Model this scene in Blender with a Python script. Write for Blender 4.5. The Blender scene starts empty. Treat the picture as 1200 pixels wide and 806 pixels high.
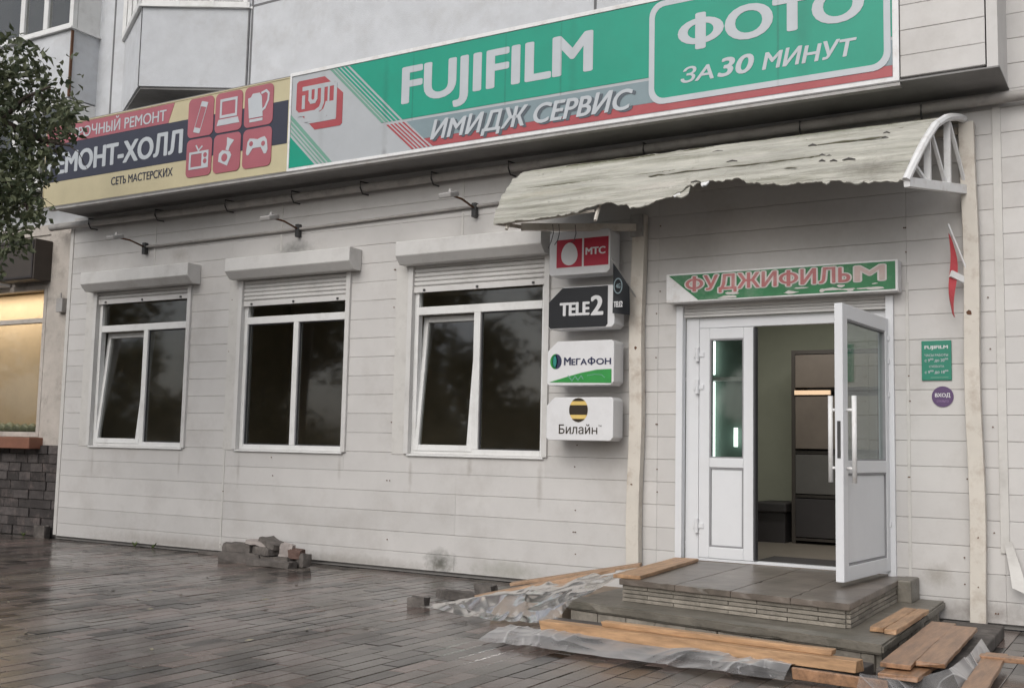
import bpy, bmesh, math, random
from mathutils import Vector, Matrix
import numpy as np
import mathutils.noise as mn
random.seed(7)
sc = bpy.context.scene
COL = sc.collection
R = math.radians
# ------------------------------------------------------------------ camera
CY = -8.809; CH = 1.24
YAW, PITCH, ROLL = R(-31.04), R(5.478), R(1.242)
fw = Vector((math.sin(YAW)*math.cos(PITCH), math.cos(YAW)*math.cos(PITCH), math.sin(PITCH)))
rt = Vector((math.cos(YAW), -math.sin(YAW), 0)); up = rt.cross(fw)
rt2 = math.cos(ROLL)*rt + math.sin(ROLL)*up; up2 = -math.sin(ROLL)*rt + math.cos(ROLL)*up
cam = bpy.data.cameras.new('camera'); co = bpy.data.objects.new('camera', cam); COL.objects.link(co)
m = Matrix((rt2, up2, -fw)).transposed().to_4x4(); m.translation = (0, CY, CH); co.matrix_world = m
cam.sensor_width = 36; cam.lens = 1272/1200*36; cam.clip_start = .05; cam.clip_end = 2000
sc.camera = co
# ------------------------------------------------------------------ sky, sun, exposure
SUN_EL, SUN_AZ = 38, 180        # azimuth clockwise from +y: straight behind the camera
wd = bpy.data.worlds.new('World'); sc.world = wd; wd.use_nodes = True
nt = wd.node_tree; nt.nodes.clear()
sky = nt.nodes.new('ShaderNodeTexSky'); sky.sky_type = 'NISHITA'; sky.sun_disc = False
sky.sun_elevation = R(SUN_EL); sky.sun_rotation = R(SUN_AZ); sky.dust_density = 3; sky.air_density = 1.0
hs = nt.nodes.new('ShaderNodeHueSaturation'); hs.inputs['Saturation'].default_value = .34
bg = nt.nodes.new('ShaderNodeBackground'); bg.inputs[1].default_value = .1
wo = nt.nodes.new('ShaderNodeOutputWorld')
nt.links.new(sky.outputs[0], hs.inputs['Color']); nt.links.new(hs.outputs[0], bg.inputs[0]); nt.links.new(bg.outputs[0], wo.inputs[0])
sl = bpy.data.lights.new('sun', 'SUN'); sl.energy = .7; sl.angle = R(50); sl.color = (1, .97, .93)
so = bpy.data.objects.new('sun', sl); COL.objects.link(so)
sd = Vector((math.sin(R(SUN_AZ))*math.cos(R(SUN_EL)), math.cos(R(SUN_AZ))*math.cos(R(SUN_EL)), math.sin(R(SUN_EL))))
so.rotation_euler = sd.to_track_quat('Z', 'Y').to_euler(); so.location = (0, -6, 30)
sc.view_settings.view_transform = 'Standard'; sc.view_settings.look = 'None'
sc.view_settings.exposure = .53; sc.view_settings.gamma = 1
sc.view_settings.use_curve_mapping = False
sc.render.engine = 'CYCLES'; sc.cycles.use_denoising = True
sc.cycles.max_bounces = 8; sc.cycles.transparent_max_bounces = 24

# ------------------------------------------------------------------ materials
def mat(name, col, rough=.6, spec=.4, metal=0, var=.12, scale=6, bump=0, bscale=40, island=0, dirt=None, coat=0, stretch=None):
    """principled with two noise scales of colour variation; dirt=(colour, amount, scale)"""
    m = bpy.data.materials.new(name); m.use_nodes = True; t = m.node_tree; n = t.nodes; L = t.links
    p = n['Principled BSDF']; p.inputs['Roughness'].default_value = rough
    p.inputs['Specular IOR Level'].default_value = spec; p.inputs['Metallic'].default_value = metal
    p.inputs['Coat Weight'].default_value = coat
    tc = n.new('ShaderNodeTexCoord'); src = tc.outputs['Object']
    geo = n.new('ShaderNodeNewGeometry')
    mp = n.new('ShaderNodeMapping'); L.new(geo.outputs['Position'], mp.inputs[0])
    if stretch: mp.inputs['Scale'].default_value = stretch
    src = mp.outputs[0]
    nz = n.new('ShaderNodeTexNoise'); nz.inputs['Scale'].default_value = scale; nz.inputs['Detail'].default_value = 6; nz.inputs['Roughness'].default_value = .65
    L.new(src, nz.inputs['Vector'])
    mr = n.new('ShaderNodeMapRange'); mr.inputs[1].default_value = .25; mr.inputs[2].default_value = .75
    mr.inputs[3].default_value = 1-var; mr.inputs[4].default_value = 1+var
    L.new(nz.outputs[0], mr.inputs[0]); val = mr.outputs[0]
    if island:
        m2 = n.new('ShaderNodeMapRange'); m2.inputs[3].default_value = 1-island; m2.inputs[4].default_value = 1+island
        L.new(geo.outputs['Random Per Island'], m2.inputs[0])
        mu = n.new('ShaderNodeMath'); mu.operation = 'MULTIPLY'; L.new(val, mu.inputs[0]); L.new(m2.outputs[0], mu.inputs[1]); val = mu.outputs[0]
    vm = n.new('ShaderNodeVectorMath'); vm.operation = 'SCALE'; vm.inputs[0].default_value = col[:3]; L.new(val, vm.inputs['Scale'])
    out = vm.outputs[0]
    if dirt:
        dc, da, ds = dirt
        dn = n.new('ShaderNodeTexNoise'); dn.inputs['Scale'].default_value = ds; dn.inputs['Detail'].default_value = 8; dn.inputs['Roughness'].default_value = .7
        L.new(src, dn.inputs['Vector'])
        dr = n.new('ShaderNodeMapRange'); dr.inputs[1].default_value = .5; dr.inputs[2].default_value = .78; dr.inputs[3].default_value = 0; dr.inputs[4].default_value = da
        L.new(dn.outputs[0], dr.inputs[0])
        mx = n.new('ShaderNodeMix'); mx.data_type = 'RGBA'; L.new(dr.outputs[0], mx.inputs[0]); L.new(out, mx.inputs[6]); mx.inputs[7].default_value = (*dc, 1)
        out = mx.outputs[2]
    L.new(out, p.inputs['Base Color'])
    if bump:
        bn = n.new('ShaderNodeTexNoise'); bn.inputs['Scale'].default_value = bscale; bn.inputs['Detail'].default_value = 6
        L.new(src, bn.inputs['Vector'])
        b = n.new('ShaderNodeBump'); b.inputs['Strength'].default_value = bump; b.inputs['Distance'].default_value = .01
        L.new(bn.outputs[0], b.inputs['Height']); L.new(b.outputs[0], p.inputs['Normal'])
    return m
GRIME = (.16, .14, .12)
def stains(m, spots):
    """dirt marks of their own shape on the wall: (x, z, half width, half height, strength, colour)"""
    t = m.node_tree; n = t.nodes; L = t.links; p = n['Principled BSDF']; out = p.inputs['Base Color'].links[0].from_socket
    geo = n.new('ShaderNodeNewGeometry'); nz = n.new('ShaderNodeTexNoise'); nz.inputs['Scale'].default_value = 14; nz.inputs['Detail'].default_value = 8; nz.inputs['Roughness'].default_value = .75
    L.new(geo.outputs['Position'], nz.inputs[0])
    for x, z, a, b, k, c in spots:
        mp = n.new('ShaderNodeMapping'); mp.inputs['Location'].default_value = (-x/a, 0, -z/b); mp.inputs['Scale'].default_value = (1/a, 0, 1/b); L.new(geo.outputs['Position'], mp.inputs[0])
        ln = n.new('ShaderNodeVectorMath'); ln.operation = 'LENGTH'; L.new(mp.outputs[0], ln.inputs[0])
        ad = n.new('ShaderNodeMath'); ad.operation = 'MULTIPLY_ADD'; ad.inputs[1].default_value = 1.6; L.new(nz.outputs[0], ad.inputs[0]); L.new(ln.outputs['Value'], ad.inputs[2])
        mr = n.new('ShaderNodeMapRange'); mr.inputs[1].default_value = .85; mr.inputs[2].default_value = 1.75; mr.inputs[3].default_value = k; mr.inputs[4].default_value = 0; L.new(ad.outputs[0], mr.inputs[0])
        mx = n.new('ShaderNodeMix'); mx.data_type = 'RGBA'; L.new(mr.outputs[0], mx.inputs[0]); L.new(out, mx.inputs[6]); mx.inputs[7].default_value = (*c, 1); out = mx.outputs[2]
    L.new(out, p.inputs['Base Color'])
M = {}
M['siding'] = mat('white_siding', (.55, .535, .52), .45, .4, var=.06, scale=2.2, island=.05, dirt=((.30, .27, .24), .42, 1.3), bump=.06, bscale=60)
M['batten'] = mat('siding_batten', (.56, .545, .52), .45, .4, var=.06, dirt=(GRIME, .35, 4))
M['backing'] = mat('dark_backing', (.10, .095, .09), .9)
M['core'] = mat('wall_core_paint', (.22, .21, .20), .9)
M['pvc'] = mat('white_pvc', (.70, .70, .69), .33, .42, var=.05, dirt=((.33, .31, .28), .42, 4))
M['shutter'] = mat('shutter_paint', (.60, .59, .575), .42, .4, var=.07, dirt=(GRIME, .42, 3))
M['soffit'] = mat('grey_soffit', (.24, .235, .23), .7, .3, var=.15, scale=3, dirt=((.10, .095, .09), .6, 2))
M['panel'] = mat('painted_concrete', (.56, .575, .598), .85, .2, var=.10, scale=3, dirt=((.38, .37, .36), .5, 2.2), bump=.5, bscale=90)
M['seam'] = mat('panel_seam', (.16, .16, .165), .9, var=.2)
M['plaster'] = mat('worn_plaster', (.47, .43, .39), .9, .2, var=.14, scale=4, dirt=((.18, .16, .14), .7, 5), bump=.6, bscale=50)
M['stonebrick'] = mat('dark_plinth_brick', (.070, .062, .060), .85, .25, var=.35, scale=7, island=.4, dirt=((.28, .22, .2), .5, 6), bump=.8, bscale=40)
M['mortar'] = mat('plinth_mortar', (.06, .055, .05), .95)
M['sillred'] = mat('red_brown_sill', (.22, .10, .065), .5, var=.15)
M['asphalt'] = mat('asphalt', (.05, .05, .05), .7, .4, var=.2, scale=3, bump=.4, bscale=120)
M['roof'] = mat('tar_roof', (.09, .09, .09), .9)
M['metalgrey'] = mat('grey_metal', (.36, .35, .34), .5, .4, .0, var=.15, dirt=((.15, .11, .08), .6, 7))
M['pipe'] = mat('dirty_pipe', (.40, .38, .36), .55, .4, var=.15, dirt=((.13, .12, .11), .7, 4))
M['darkmetal'] = mat('dark_metal', (.05, .05, .05), .5)
M['post'] = mat('cream_post_paint', (.60, .56, .50), .55, .35, var=.07, scale=4, dirt=((.24, .15, .09), .6, 6))
M['rust'] = mat('rust', (.12, .06, .035), .9, var=.3, scale=20)
M['white'] = mat('white_paint', (.74, .74, .74), .5, var=.05, dirt=((.35, .28, .22), .5, 9))
M['lightbox'] = mat('sign_white_plastic', (.68, .68, .69), .35, .4, var=.04, dirt=((.42, .40, .38), .3, 5))
M['signgrey'] = mat('sign_pale_grey', (.41, .43, .45), .4, .4, var=.05, scale=3, dirt=((.33, .34, .35), .45, 2.2))
M['sgreen'] = mat('sign_green', (.008, .29, .195), .42, .35, var=.09, scale=1.8, dirt=((.03, .24, .17), .35, 2))
M['sgreen2'] = mat('sign_pale_green', (.15, .32, .25), .4, .4, var=.06)
M['sgrey'] = mat('sign_slate_grey', (.20, .265, .29), .4, .4, var=.08)
M['sred'] = mat('sign_red', (.36, .065, .075), .4, .4, var=.1, dirt=((.3, .12, .12), .4, 3))
M['swhite'] = mat('sign_lettering_white', (.47, .50, .53), .4, .4, var=.05)
M['sshadow'] = mat('sign_lettering_shadow', (.09, .11, .13), .5)
M['cream'] = mat('sign_cream', (.52, .46, .30), .45, .35, var=.09, scale=2.5, dirt=((.47, .48, .30), .4, 1.2))
M['navy'] = mat('sign_navy', (.035, .038, .06), .4, .4, var=.1)
M['rose'] = mat('sign_rose_red', (.36, .11, .135), .4, .4, var=.1, scale=3)
M['mtsred'] = mat('sign_crimson', (.40, .02, .045), .4)
M['black'] = mat('sign_black', (.014, .015, .018), .4, .4, var=.1)
M['mgreen'] = mat('sign_leaf_green', (.035, .27, .06), .4, var=.12, scale=12)
M['mdark'] = mat('sign_ink', (.03, .035, .08), .5)
M['teal'] = mat('sign_teal', (.03, .23, .20), .4)
M['yellow'] = mat('sign_yellow', (.70, .50, .16), .4)
M['brown'] = mat('sign_brown', (.035, .025, .015), .4)
M['dgreen'] = mat('old_sign_green', (.022, .17, .062), .45, var=.2, scale=8, dirt=((.25, .3, .25), .5, 5))
M['fadedred'] = mat('faded_lettering_red', (.42, .15, .15), .55, var=.2, scale=9, dirt=((.5, .40, .38), .75, 6))
M['fadedpale'] = mat('faded_lettering_pale', (.52, .40, .375), .55, var=.15, scale=9, dirt=((.56, .52, .48), .8, 6))
M['letteredge'] = mat('faded_lettering_edge', (.60, .57, .55), .55, var=.1)
M['boardgreen'] = mat('plaque_green', (.015, .20, .13), .4)
M['violet'] = mat('sticker_violet', (.10, .055, .14), .45)
M['violet2'] = mat('sticker_pale_violet', (.30, .2, .36), .45)
M['canopyseam'] = mat('canopy_seam', (.13, .125, .09), .95, var=.3, scale=12)
M['canopy'] = mat('weathered_canopy_sheet', (.43, .42, .375), .8, .2, var=.34, scale=2.0, dirt=((.13, .135, .085), .9, 1.5), bump=.8, bscale=9, stretch=(.7, 5, 9))
M['concrete'] = mat('wet_step_concrete', (.155, .140, .116), .42, .45, var=.35, scale=5, dirt=((.06, .062, .045), .75, 4), bump=.5, bscale=45)
M['slab'] = mat('wet_step_slab', (.150, .125, .105), .36, .5, var=.4, scale=4, dirt=((.05, .048, .034), .8, 3.2), bump=.25, bscale=35)
M['stepbrick'] = mat('step_brick', (.25, .225, .19), .75, .3, var=.3, scale=9, island=.25, dirt=((.07, .065, .05), .6, 8), bump=.6, bscale=60)
M['wood'] = mat('raw_plank', (.42, .255, .145), .5, .4, var=.42, scale=3, dirt=((.13, .075, .045), .8, 2.6), bump=.2, bscale=40, stretch=(9, 1.1, 9))
M['woodx'] = mat('raw_beam', (.44, .27, .15), .55, .35, var=.42, scale=3, dirt=((.15, .085, .05), .8, 2.6), bump=.2, bscale=40, stretch=(1.1, 9, 9))
M['woodold'] = mat('wet_plank', (.30, .165, .09), .35, .5, var=.45, scale=3, dirt=((.10, .055, .035), .85, 2.6), bump=.2, bscale=40, stretch=(9, 1.1, 9))
M['woodthin'] = mat('pale_lath', (.36, .235, .15), .6, .35, var=.25, scale=4, dirt=((.18, .10, .06), .6, 5), stretch=(6, 2, 9))
M['rubble'] = mat('rubble', (.11, .098, .09), .85, .3, var=.3, scale=9, island=.3, dirt=((.30, .27, .24), .5, 8), bump=.7, bscale=50)
M['rubblepale'] = mat('pale_rubble', (.36, .32, .30), .85, .3, var=.25, scale=9, bump=.7, bscale=50)
M['rubblered'] = mat('red_brick_rubble', (.14, .09, .075), .9, .3, var=.3, scale=9, bump=.7, bscale=50)
M['board'] = mat('beige_board', (.34, .27, .21), .7, var=.15, scale=3)
M['iwall'] = mat('room_wall_green', (.37, .37, .29), .8, var=.05)
M['idark'] = mat('room_dark_wall', (.50, .45, .37), .9, var=.2, scale=1.2)
M['ifloor'] = mat('room_floor_tile', (.20, .17, .14), .35, .5, var=.2)
M['cabinet'] = mat('cabinet_brown', (.055, .045, .038), .5, var=.12)
M['cabfront'] = mat('cabinet_front', (.15, .12, .098), .5, var=.12)
M['cabpale'] = mat('cabinet_pale', (.10, .092, .085), .5, var=.1)
M['benchdark'] = mat('bench_dark', (.035, .03, .03), .6)
M['standpanel'] = mat('stand_panel', (.17, .23, .20), .5)
M['blind'] = mat('tan_blind', (.56, .44, .30), .8, var=.08)
M['bark'] = mat('bark', (.07, .055, .045), .9, var=.3, bump=.6)
M['paneldoor'] = mat('door_pvc', (.68, .69, .71), .32, .45, var=.03, dirt=((.45, .44, .43), .25, 3))
M['gasket'] = mat('grey_gasket', (.26, .26, .27), .6)
M['rubber'] = mat('dark_gasket', (.05, .05, .055), .6)
M['redtape'] = mat('red_sheet', (.45, .06, .07), .5, var=.15)
M['deadleaf'] = mat('fallen_leaf', (.26, .235, .17), .7, island=.3)
M['weed'] = mat('weed_leaf', (.10, .14, .04), .7)
M['mossgoods'] = mat('bagged_goods', (.16, .18, .12), .5, var=.4, scale=12)
M['purple'] = mat('advert_purple', (.25, .16, .38), .5)

stains(M['siding'], [(-6.06, .12, .22, .16, .9, (.09, .09, .075)), (-8.1, 3.36, .35, .10, .6, (.12, .12, .11)), (-5.3, .1, .5, .12, .5, (.2, .2, .15)), (-1.5, .35, .14, .12, .5, (.2, .17, .13)), (-2.9, 3.1, 1.2, .35, .25, (.3, .25, .21)), (-1.2, .1, .5, .12, .6, (.14, .11, .09)), (-9.6, .08, 1.9, .11, .5, (.22, .19, .16)), (-7.2, .06, 1.6, .09, .5, (.2, .18, .15)), (-11.25, 0.95, 0.03, 0.22, 0.35, (.24, .21, .18)), (-9.74, 0.98, 0.025, 0.2, 0.4, (.24, .21, .18)), (-8.8, 0.95, 0.03, 0.24, 0.35, (.24, .21, .18)), (-7.36, 1.0, 0.03, 0.18, 0.35, (.24, .21, .18)), (-6.45, 0.95, 0.03, 0.22, 0.4, (.24, .21, .18)), (-4.97, 0.9, 0.04, 0.28, 0.4, (.24, .21, .18)), (-5.75, 1.05, 0.04, 0.12, 0.45, (.24, .21, .18)), (-11.6, 3.45, 0.5, 0.12, 0.3, (.24, .21, .18)), (-9.9, 3.42, 0.2, 0.1, 0.4, (.24, .21, .18)), (-5.2, 3.4, 0.4, 0.1, 0.4, (.24, .21, .18))])
stains(M['canopy'], [(-2.0, 3.76, .8, .07, .7, (.10, .115, .07)), (-4.2, 3.74, .9, .06, .55, (.17, .18, .11)), (-3.2, 3.62, .7, .03, .5, (.2, .2, .15)), (-1.75, 3.30, .3, .12, .55, (.13, .12, .10)), (-2.5, 3.45, .35, .035, .6, (.12, .115, .09)), (-4.5, 3.42, .3, .05, .4, (.30, .27, .2)), (-3.4, 3.35, .45, .06, .45, (.5, .46, .43)), (-2.7, 3.55, .3, .03, .5, (.48, .45, .42))])
for k_, c_ in (('sgreen', (.012, .12, .09)), ('signgrey', (.22, .22, .22)), ('swhite', (.30, .32, .33))):
    stains(M[k_], [(x, 4.6, a, 1.0, st, c_) for x, a, st in ((-6.48, .05, .30), (-6.15, .012, .5), (-5.10, .014, .45), (-4.52, .014, .5), (-4.40, .06, .2), (-2.55, .014, .5), (-2.35, .10, .22), (-7.3, .05, .2))]+[(-6.48, 4.10, .05, .06, .6, c_), (-2.9, 4.06, .5, .02, .5, c_)])

def leafmat(name, c1, c2):
    m = bpy.data.materials.new(name); m.use_nodes = True; t = m.node_tree; n = t.nodes; L = t.links
    p = n['Principled BSDF']; p.inputs['Roughness'].default_value = .5; p.inputs['Specular IOR Level'].default_value = .35
    g = n.new('ShaderNodeNewGeometry'); mx = n.new('ShaderNodeMix'); mx.data_type = 'RGBA'
    mx.inputs[6].default_value = (*c1, 1); mx.inputs[7].default_value = (*c2, 1)
    L.new(g.outputs['Random Per Island'], mx.inputs[0]); L.new(mx.outputs[2], p.inputs['Base Color'])
    tr = n.new('ShaderNodeBsdfTranslucent'); L.new(mx.outputs[2], tr.inputs[0])
    ms = n.new('ShaderNodeMixShader'); ms.inputs[0].default_value = .25
    L.new(p.outputs[0], ms.inputs[1]); L.new(tr.outputs[0], ms.inputs[2]); L.new(ms.outputs[0], n['Material Output'].inputs[0])
    return m
M['leaf'] = leafmat('leaves', (.06, .08, .045), (.145, .16, .09))
M['leaf2'] = leafmat('autumn_leaves', (.06, .065, .02), (.22, .17, .05))

def glassmat(name, tint, refl=1.0):
    m = bpy.data.materials.new(name); m.use_nodes = True; t = m.node_tree; n = t.nodes; L = t.links
    n.remove(n['Principled BSDF'])
    tr = n.new('ShaderNodeBsdfTransparent'); tr.inputs[0].default_value = (*tint, 1)
    gl = n.new('ShaderNodeBsdfGlossy'); gl.inputs['Roughness'].default_value = .04; gl.inputs[0].default_value = (.95, .97, 1, 1)
    fr = n.new('ShaderNodeFresnel'); gg = n.new('ShaderNodeNewGeometry'); io = n.new('ShaderNodeMapRange')
    io.inputs[3].default_value = 1.5; io.inputs[4].default_value = 1/1.5; L.new(gg.outputs['Backfacing'], io.inputs[0]); L.new(io.outputs[0], fr.inputs[0])
    mu = n.new('ShaderNodeMath'); mu.operation = 'MULTIPLY'; mu.use_clamp = True; mu.inputs[1].default_value = 1.15*refl; L.new(fr.outputs[0], mu.inputs[0])
    ms = n.new('ShaderNodeMixShader'); L.new(mu.outputs[0], ms.inputs[0]); L.new(tr.outputs[0], ms.inputs[1]); L.new(gl.outputs[0], ms.inputs[2])
    L.new(ms.outputs[0], n['Material Output'].inputs[0]); return m
M['glass'] = glassmat('window_glass', (.80, .80, .78))
M['doorglass'] = glassmat('door_glass', (.80, .86, .83), .8)

def filmmat():
    m = bpy.data.materials.new('clear_film'); m.use_nodes = True; t = m.node_tree; n = t.nodes; L = t.links
    n.remove(n['Principled BSDF'])
    tr = n.new('ShaderNodeBsdfTransparent'); tr.inputs[0].default_value = (.9, .9, .9, 1)
    gl = n.new('ShaderNodeBsdfGlossy'); gl.inputs['Roughness'].default_value = .22; gl.inputs[0].default_value = (.9, .88, .86, 1)
    df = n.new('ShaderNodeBsdfDiffuse'); df.inputs[0].default_value = (.78, .77, .77, 1)
    tl = n.new('ShaderNodeBsdfTranslucent'); tl.inputs[0].default_value = (.8, .8, .8, 1)
    lw = n.new('ShaderNodeLayerWeight'); lw.inputs[0].default_value = .22
    geo = n.new('ShaderNodeNewGeometry')
    nz = n.new('ShaderNodeTexNoise'); nz.inputs['Scale'].default_value = 3.2; nz.inputs['Detail'].default_value = 4
    L.new(geo.outputs['Position'], nz.inputs[0])
    mr = n.new('ShaderNodeMapRange'); mr.inputs[1].default_value = .35; mr.inputs[2].default_value = .68; mr.inputs[3].default_value = .02; mr.inputs[4].default_value = .17
    L.new(nz.outputs[0], mr.inputs[0])
    m0 = n.new('ShaderNodeMixShader'); m0.inputs[0].default_value = .3; L.new(df.outputs[0], m0.inputs[1]); L.new(tl.outputs[0], m0.inputs[2])
    fc = n.new('ShaderNodeLayerWeight'); fc.inputs[0].default_value = .5          # film seen edge-on along a fold looks milkier
    pw = n.new('ShaderNodeMath'); pw.operation = 'POWER'; pw.inputs[1].default_value = 2.0; L.new(fc.outputs['Facing'], pw.inputs[0])
    ma = n.new('ShaderNodeMath'); ma.operation = 'MULTIPLY_ADD'; ma.use_clamp = True; ma.inputs[1].default_value = .85; L.new(pw.outputs[0], ma.inputs[0]); L.new(mr.outputs[0], ma.inputs[2])
    pr = n.new('ShaderNodeMapRange'); pr.inputs[1].default_value = .505; pr.inputs[2].default_value = .56; pr.inputs[3].default_value = 0; pr.inputs[4].default_value = .75; L.new(geo.outputs['Pointiness'], pr.inputs[0])
    mm = n.new('ShaderNodeMath'); mm.operation = 'ADD'; mm.use_clamp = True; L.new(ma.outputs[0], mm.inputs[0]); L.new(pr.outputs[0], mm.inputs[1])   # crease whitening plus fold highlights, both put into the colour
    m1 = n.new('ShaderNodeMixShader'); L.new(mm.outputs[0], m1.inputs[0]); L.new(tr.outputs[0], m1.inputs[1]); L.new(m0.outputs[0], m1.inputs[2])
    m2 = n.new('ShaderNodeMixShader'); L.new(lw.outputs['Fresnel'], m2.inputs[0]); L.new(m1.outputs[0], m2.inputs[1]); L.new(gl.outputs[0], m2.inputs[2])
    L.new(m2.outputs[0], n['Material Output'].inputs[0]); return m
M['film'] = filmmat()

def emit(name, col, st):
    m = bpy.data.materials.new(name); m.use_nodes = True; n = m.node_tree.nodes; p = n['Principled BSDF']
    p.inputs['Base Color'].default_value = (*col, 1); p.inputs['Emission Color'].default_value = (*col, 1); p.inputs['Emission Strength'].default_value = st
    return m
M['tube'] = emit('lit_tube', (.95, 1, .98), 2.2)
M['bulb'] = emit('lit_bulb', (1, .86, .62), 12)
M['warmstrip'] = emit('lit_strip', (1, .70, .46), .2)

def pavermat():
    m = bpy.data.materials.new('wet_pavers'); m.use_nodes = True; t = m.node_tree; n = t.nodes; L = t.links
    p = n['Principled BSDF']; p.inputs['Specular IOR Level'].default_value = .5
    geo = n.new('ShaderNodeNewGeometry')
    cr = n.new('ShaderNodeValToRGB'); e = cr.color_ramp.elements
    e[0].position = 0; e[0].color = (.020, .017, .015, 1); e[1].position = 1; e[1].color = (.175, .128, .112, 1)
    for pos, c in ((.15, (.034, .028, .024)), (.24, (.064, .053, .046)), (.42, (.090, .079, .068)), (.6, (.128, .096, .086)), (.8, (.108, .094, .080))):
        x = e.new(pos); x.color = (*c, 1)
    L.new(geo.outputs['Random Per Island'], cr.inputs[0])
    nz = n.new('ShaderNodeTexNoise'); nz.inputs['Scale'].default_value = 22; nz.inputs['Detail'].default_value = 8; nz.inputs['Roughness'].default_value = .7
    L.new(geo.outputs['Position'], nz.inputs[0])
    mr = n.new('ShaderNodeMapRange'); mr.inputs[1].default_value = .3; mr.inputs[2].default_value = .7; mr.inputs[3].default_value = .72; mr.inputs[4].default_value = 1.25
    L.new(nz.outputs[0], mr.inputs[0])
    vm = n.new('ShaderNodeVectorMath'); vm.operation = 'SCALE'; L.new(cr.outputs[0], vm.inputs[0]); L.new(mr.outputs[0], vm.inputs['Scale'])
    L.new(vm.outputs[0], p.inputs['Base Color'])
    n2 = n.new('ShaderNodeTexNoise'); n2.inputs['Scale'].default_value = 1.1; n2.inputs['Detail'].default_value = 5
    L.new(geo.outputs['Position'], n2.inputs[0])
    r2 = n.new('ShaderNodeMapRange'); r2.inputs[1].default_value = .35; r2.inputs[2].default_value = .65; r2.inputs[3].default_value = .10; r2.inputs[4].default_value = .30
    L.new(n2.outputs[0], r2.inputs[0]); L.new(r2.outputs[0], p.inputs['Roughness'])
    b = n.new('ShaderNodeBump'); b.inputs['Strength'].default_value = .18; b.inputs['Distance'].default_value = .004
    L.new(nz.outputs[0], b.inputs['Height']); L.new(b.outputs[0], p.inputs['Normal'])
    return m
M['paver'] = pavermat()

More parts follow.
